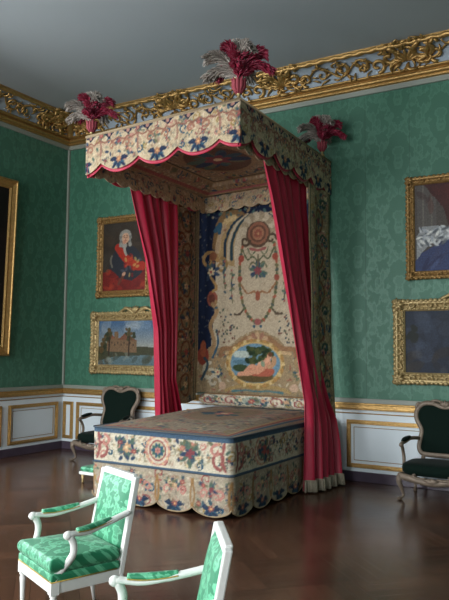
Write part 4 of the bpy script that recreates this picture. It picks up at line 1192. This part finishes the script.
# ------------------------------------------------------------------ carved armchairs with dark green velvet
def velvet_armchair(label, loc, rz):
    t = thing('velvet_armchair', label, 'armchair', loc, rz, 'carved velvet armchairs along the back wall')
    W, D = .76, .60
    M = MB()
    # cabriole legs
    for sx in (-1, 1):
        for fr in (1, 0):
            M = MB(); x, y = sx*(W/2-.06), (-D/2+.03 if fr else D/2-.06)
            o = sx*.030 if fr else sx*.015; oy = -.025 if fr else .03
            p = crom([(x,y,.26),(x+o*1.2,y+oy*1.1,.21),(x+o*.4,y+oy*.3,.12),(x-o*.1,y-oy*.2,.05),(x+o*.8,y+oy*1.2,.012)], 5)
            M.tube(p, [interp(i/20, [0,.25,.6,.85,1], [.034,.032,.018,.014,.022]) for i in range(len(p))], 8)
            M.ell((x+o, y+oy*1.4, .018), (.026,.030,.018)); M.ell((x+o*1.3, y+oy*1.6, .24), (.022,.018,.032))
            M.build('leg', m_wood, t)
    # serpentine rail
    M = MB(); pts = []
    fr_ = [(-W/2+.03, -D/2+.02, .255), (-.2, -D/2-.01, .235), (0, -D/2-.03, .215), (.2, -D/2-.01, .235), (W/2-.03, -D/2+.02, .255)]
    M.tube(crom(fr_, 5), .032, 8, flat=1.2)
    for sx in (-1, 1): M.tube(crom([(sx*(W/2-.03), -D/2+.02, .255), (sx*(W/2-.015), 0, .235), (sx*(W/2-.05), D/2-.05, .255)], 6), .030, 8, flat=1.2)
    M.tube([(-W/2+.05, D/2-.05, .255), (W/2-.05, D/2-.05, .255)], .028, 8)
    for k in range(7):
        a = PI*(1.1+.8*k/6); M.tube([(0,-D/2-.05,.255),(cos(a)*.05,-D/2-.06,.25+sin(a)*.03),(cos(a)*.09,-D/2-.045,.25+sin(a)*.055)], [.014,.014,.005], 6)
    for sx in (-1, 1): M.tube(crom([(sx*.06,-D/2-.055,.26),(sx*.14,-D/2-.045,.25),(sx*.2,-D/2-.03,.275),(sx*.17,-D/2-.04,.29)], 4), .012, 6)
    M.build('seat_rail', m_wood, t)
    # seat
    M = MB()
    def outl(a, k=0):
        c, s = cos(a), sin(a); e = 2/3.6
        x = math.copysign(abs(c)**e, c)*(W/2-.01-k); y = math.copysign(abs(s)**e, s)*(D/2-.02-k)
        return x, y-.0-(.02 if y < 0 else 0)
    M.grid(lambda u, v: (*outl(2*PI*u, [.03,.005,0,.01,.05,.14,.24,.345][min(7, int(round(v*7)))] if v < .99 else .289), [.265,.295,.33,.365,.385,.395,.40,.402][min(7, int(round(v*7)))]), 40, 7, wrap=True)
    M.build('seat', m_velvet, t)
    # back: cartouche frame with a dip in the crest
    def bk(a, k=1.0):
        # a: 0..1 round the outline; returns x,z
        P_ = [(0,.415),(.14,.415),(.235,.43),(.27,.50),(.255,.60),(.29,.72),(.325,.84),(.315,.93),(.25,.985),(.15,.990),(.06,.965),(0,.955)]
        return P_
    half = [(0,.43),(.14,.43),(.24,.44),(.275,.50),(.262,.60),(.255,.70),(.318,.82),(.312,.92),(.25,.985),(.15,.995),(.06,.965),(0,.955)]
    def full(hp): return hp+[(-x, z) for x, z in hp[1:-1][::-1]]
    by = lambda z: D/2-.06+(z-.40)*.20
    oc = crom([(x, z) for x, z in full(half)], 5, closed=True)
    M = MB(); M.tube([(x, by(z), z) for x, z in oc], .032, 8, closed=True, up=(0,1,0))
    for sx in (-1, 1):
        M.tube([(sx*.22, by(.44), .44), (sx*.24, by(.34), .33), (sx*.25, by(.30), .27)], .024, 8)
        M.tube(crom([(sx*.02,by(1),1.0),(sx*.08,by(1)-.01,1.03),(sx*.15,by(1)-.01,1.025),(sx*.12,by(1)-.02,1.0)], 4), .016, 6)
        M.tube(crom([(sx*.27,by(.95),.98),(sx*.31,by(.95)-.01,.99),(sx*.33,by(.9)-.01,.94)], 4), .018, 6)
    for k in range(5):
        a = PI*(.15+.7*k/4); M.tube([(0,by(.97)-.02,.96),(cos(a)*.04,by(1)-.03,.99+sin(a)*.02),(cos(a)*.065,by(1)-.02,.99+sin(a)*.05)], [.018,.016,.006], 6)
    M.build('back_frame', m_wood, t)
    M = MB(); n = len(oc); cx, cz = 0, .70; vs = []
    for f, o in ((.96,0),(.93,-.022),(.80,-.036),(.5,-.045),(.2,-.048)):
        for x, z in oc: xx, zz = lerp(cx,x,f), lerp(cz,z,f); vs.append((xx, by(zz)+o, zz))
    fs = [(a*n+j, a*n+(j+1) % n, (a+1)*n+(j+1) % n, (a+1)*n+j) for a in range(4) for j in range(n)]
    vs.append((cx, by(cz)-.048, cz)); fs += [(4*n+j, 4*n+(j+1) % n, len(vs)-1) for j in range(n)]
    b0 = len(vs)
    for x, z in oc: vs.append((x*.96, by(z)+.015, lerp(cz, z, .96)))
    fs.append(tuple(range(b0, b0+n)))
    M.add(vs, fs); M.build('back_cushion', m_velvet, t)
    for s in (-1, 1):
        M = MB(); p = crom([(s*.275, by(.62), .60), (s*.33, .10, .615), (s*.365, -.03, .585), (s*.37, -.12, .58), (s*.365,-.145,.56)], 5)
        M.tube(p, [.021]*len(p), 8); M.ell((s*.37,-.145,.565), (.026,.03,.026))
        q = crom([(s*.368,-.13,.56),(s*.372,-.07,.49),(s*.365,-.06,.41),(s*.35,-.12,.31),(s*.345,-.14,.26)], 5); M.tube(q, .019, 8)
        o = M.build('arm', m_wood, t)
        M = MB(); pp = crom([(s*.338,.09,.632),(s*.36,.0,.618),(s*.37,-.095,.605)], 6); n = len(pp)
        M.tube(pp, [.030*max(.3, sin(PI*(i+.5)/n))**.4 for i in range(n)], 8, flat=.85); M.build('arm_pad', m_velvet, o)
    return t
va = velvet_armchair('carved armchair with dark green velvet seat, against the wall at the right edge', (6.01,-.46,0), 0)
dup(va, (1.33,-.50,0), math.radians(2), 'carved armchair with dark green velvet seat, left of the bed near the corner')

# ------------------------------------------------------------------ low footstool beside the bed
t = thing('footstool', 'low green-topped footstool on the floor beside the left side of the bed', 'footstool', (2.46,-1.80,0), 0)
for sx in (-1,1):
    for sy in (-1,1):
        M = MB(); M.lathe([(.012,0),(.016,.02),(.014,.04),(.024,.10)], (sx*.26, sy*.12, 0), 10); M.build('leg', m_gold_p, t)
M = MB(); M.box(-.30,.30,-.15,.15,.10,.135); M.build('frame', m_white_ch, t, bevel=.006)
M = MB(); M.box(-.295,.295,-.145,.145,.135,.19); M.build('cushion', m_chair, t, bevel=.025)

# ------------------------------------------------------------------ light: daylight through the windows
def area(name, loc, rot, sx, sy, power, col):
    l = bpy.data.lights.new(name, 'AREA'); l.shape = 'RECTANGLE'; l.size = sx; l.size_y = sy; l.energy = power; l.color = col
    o = bpy.data.objects.new(name, l); C.objects.link(o); o.location = loc; o.rotation_euler = rot; return o
for (a, c), pw in zip(WIN, (130, 210, 150)):
    area('window_daylight', (-.35, (a+c)/2, 2.3), (0, -PI/2+math.radians(24), 0), 3.7, 1.5, pw, (.93,.97,1.0))
for (a, c), pw in zip(WINF, (340, 220, 60)):
    area('window_daylight', ((a+c)/2, YF-.35, 2.3), (PI/2-math.radians(20), 0, 0), 1.5, 3.7, pw, (.95,.98,1.0))
w = bpy.data.worlds.new('sky'); bpy.context.scene.world = w; w.use_nodes = True
w.node_tree.nodes['Background'].inputs[0].default_value = (.55,.68,.85,1); w.node_tree.nodes['Background'].inputs[1].default_value = 1.0

vs = bpy.context.scene.view_settings
bpy.context.scene.display_settings.display_device = 'sRGB'
vs.view_transform = 'Standard'; vs.look = 'None'; vs.gamma = 1; vs.use_curve_mapping = False; vs.exposure = 0.42
cy = bpy.context.scene.cycles
cy.max_bounces = 8; cy.diffuse_bounces = 5
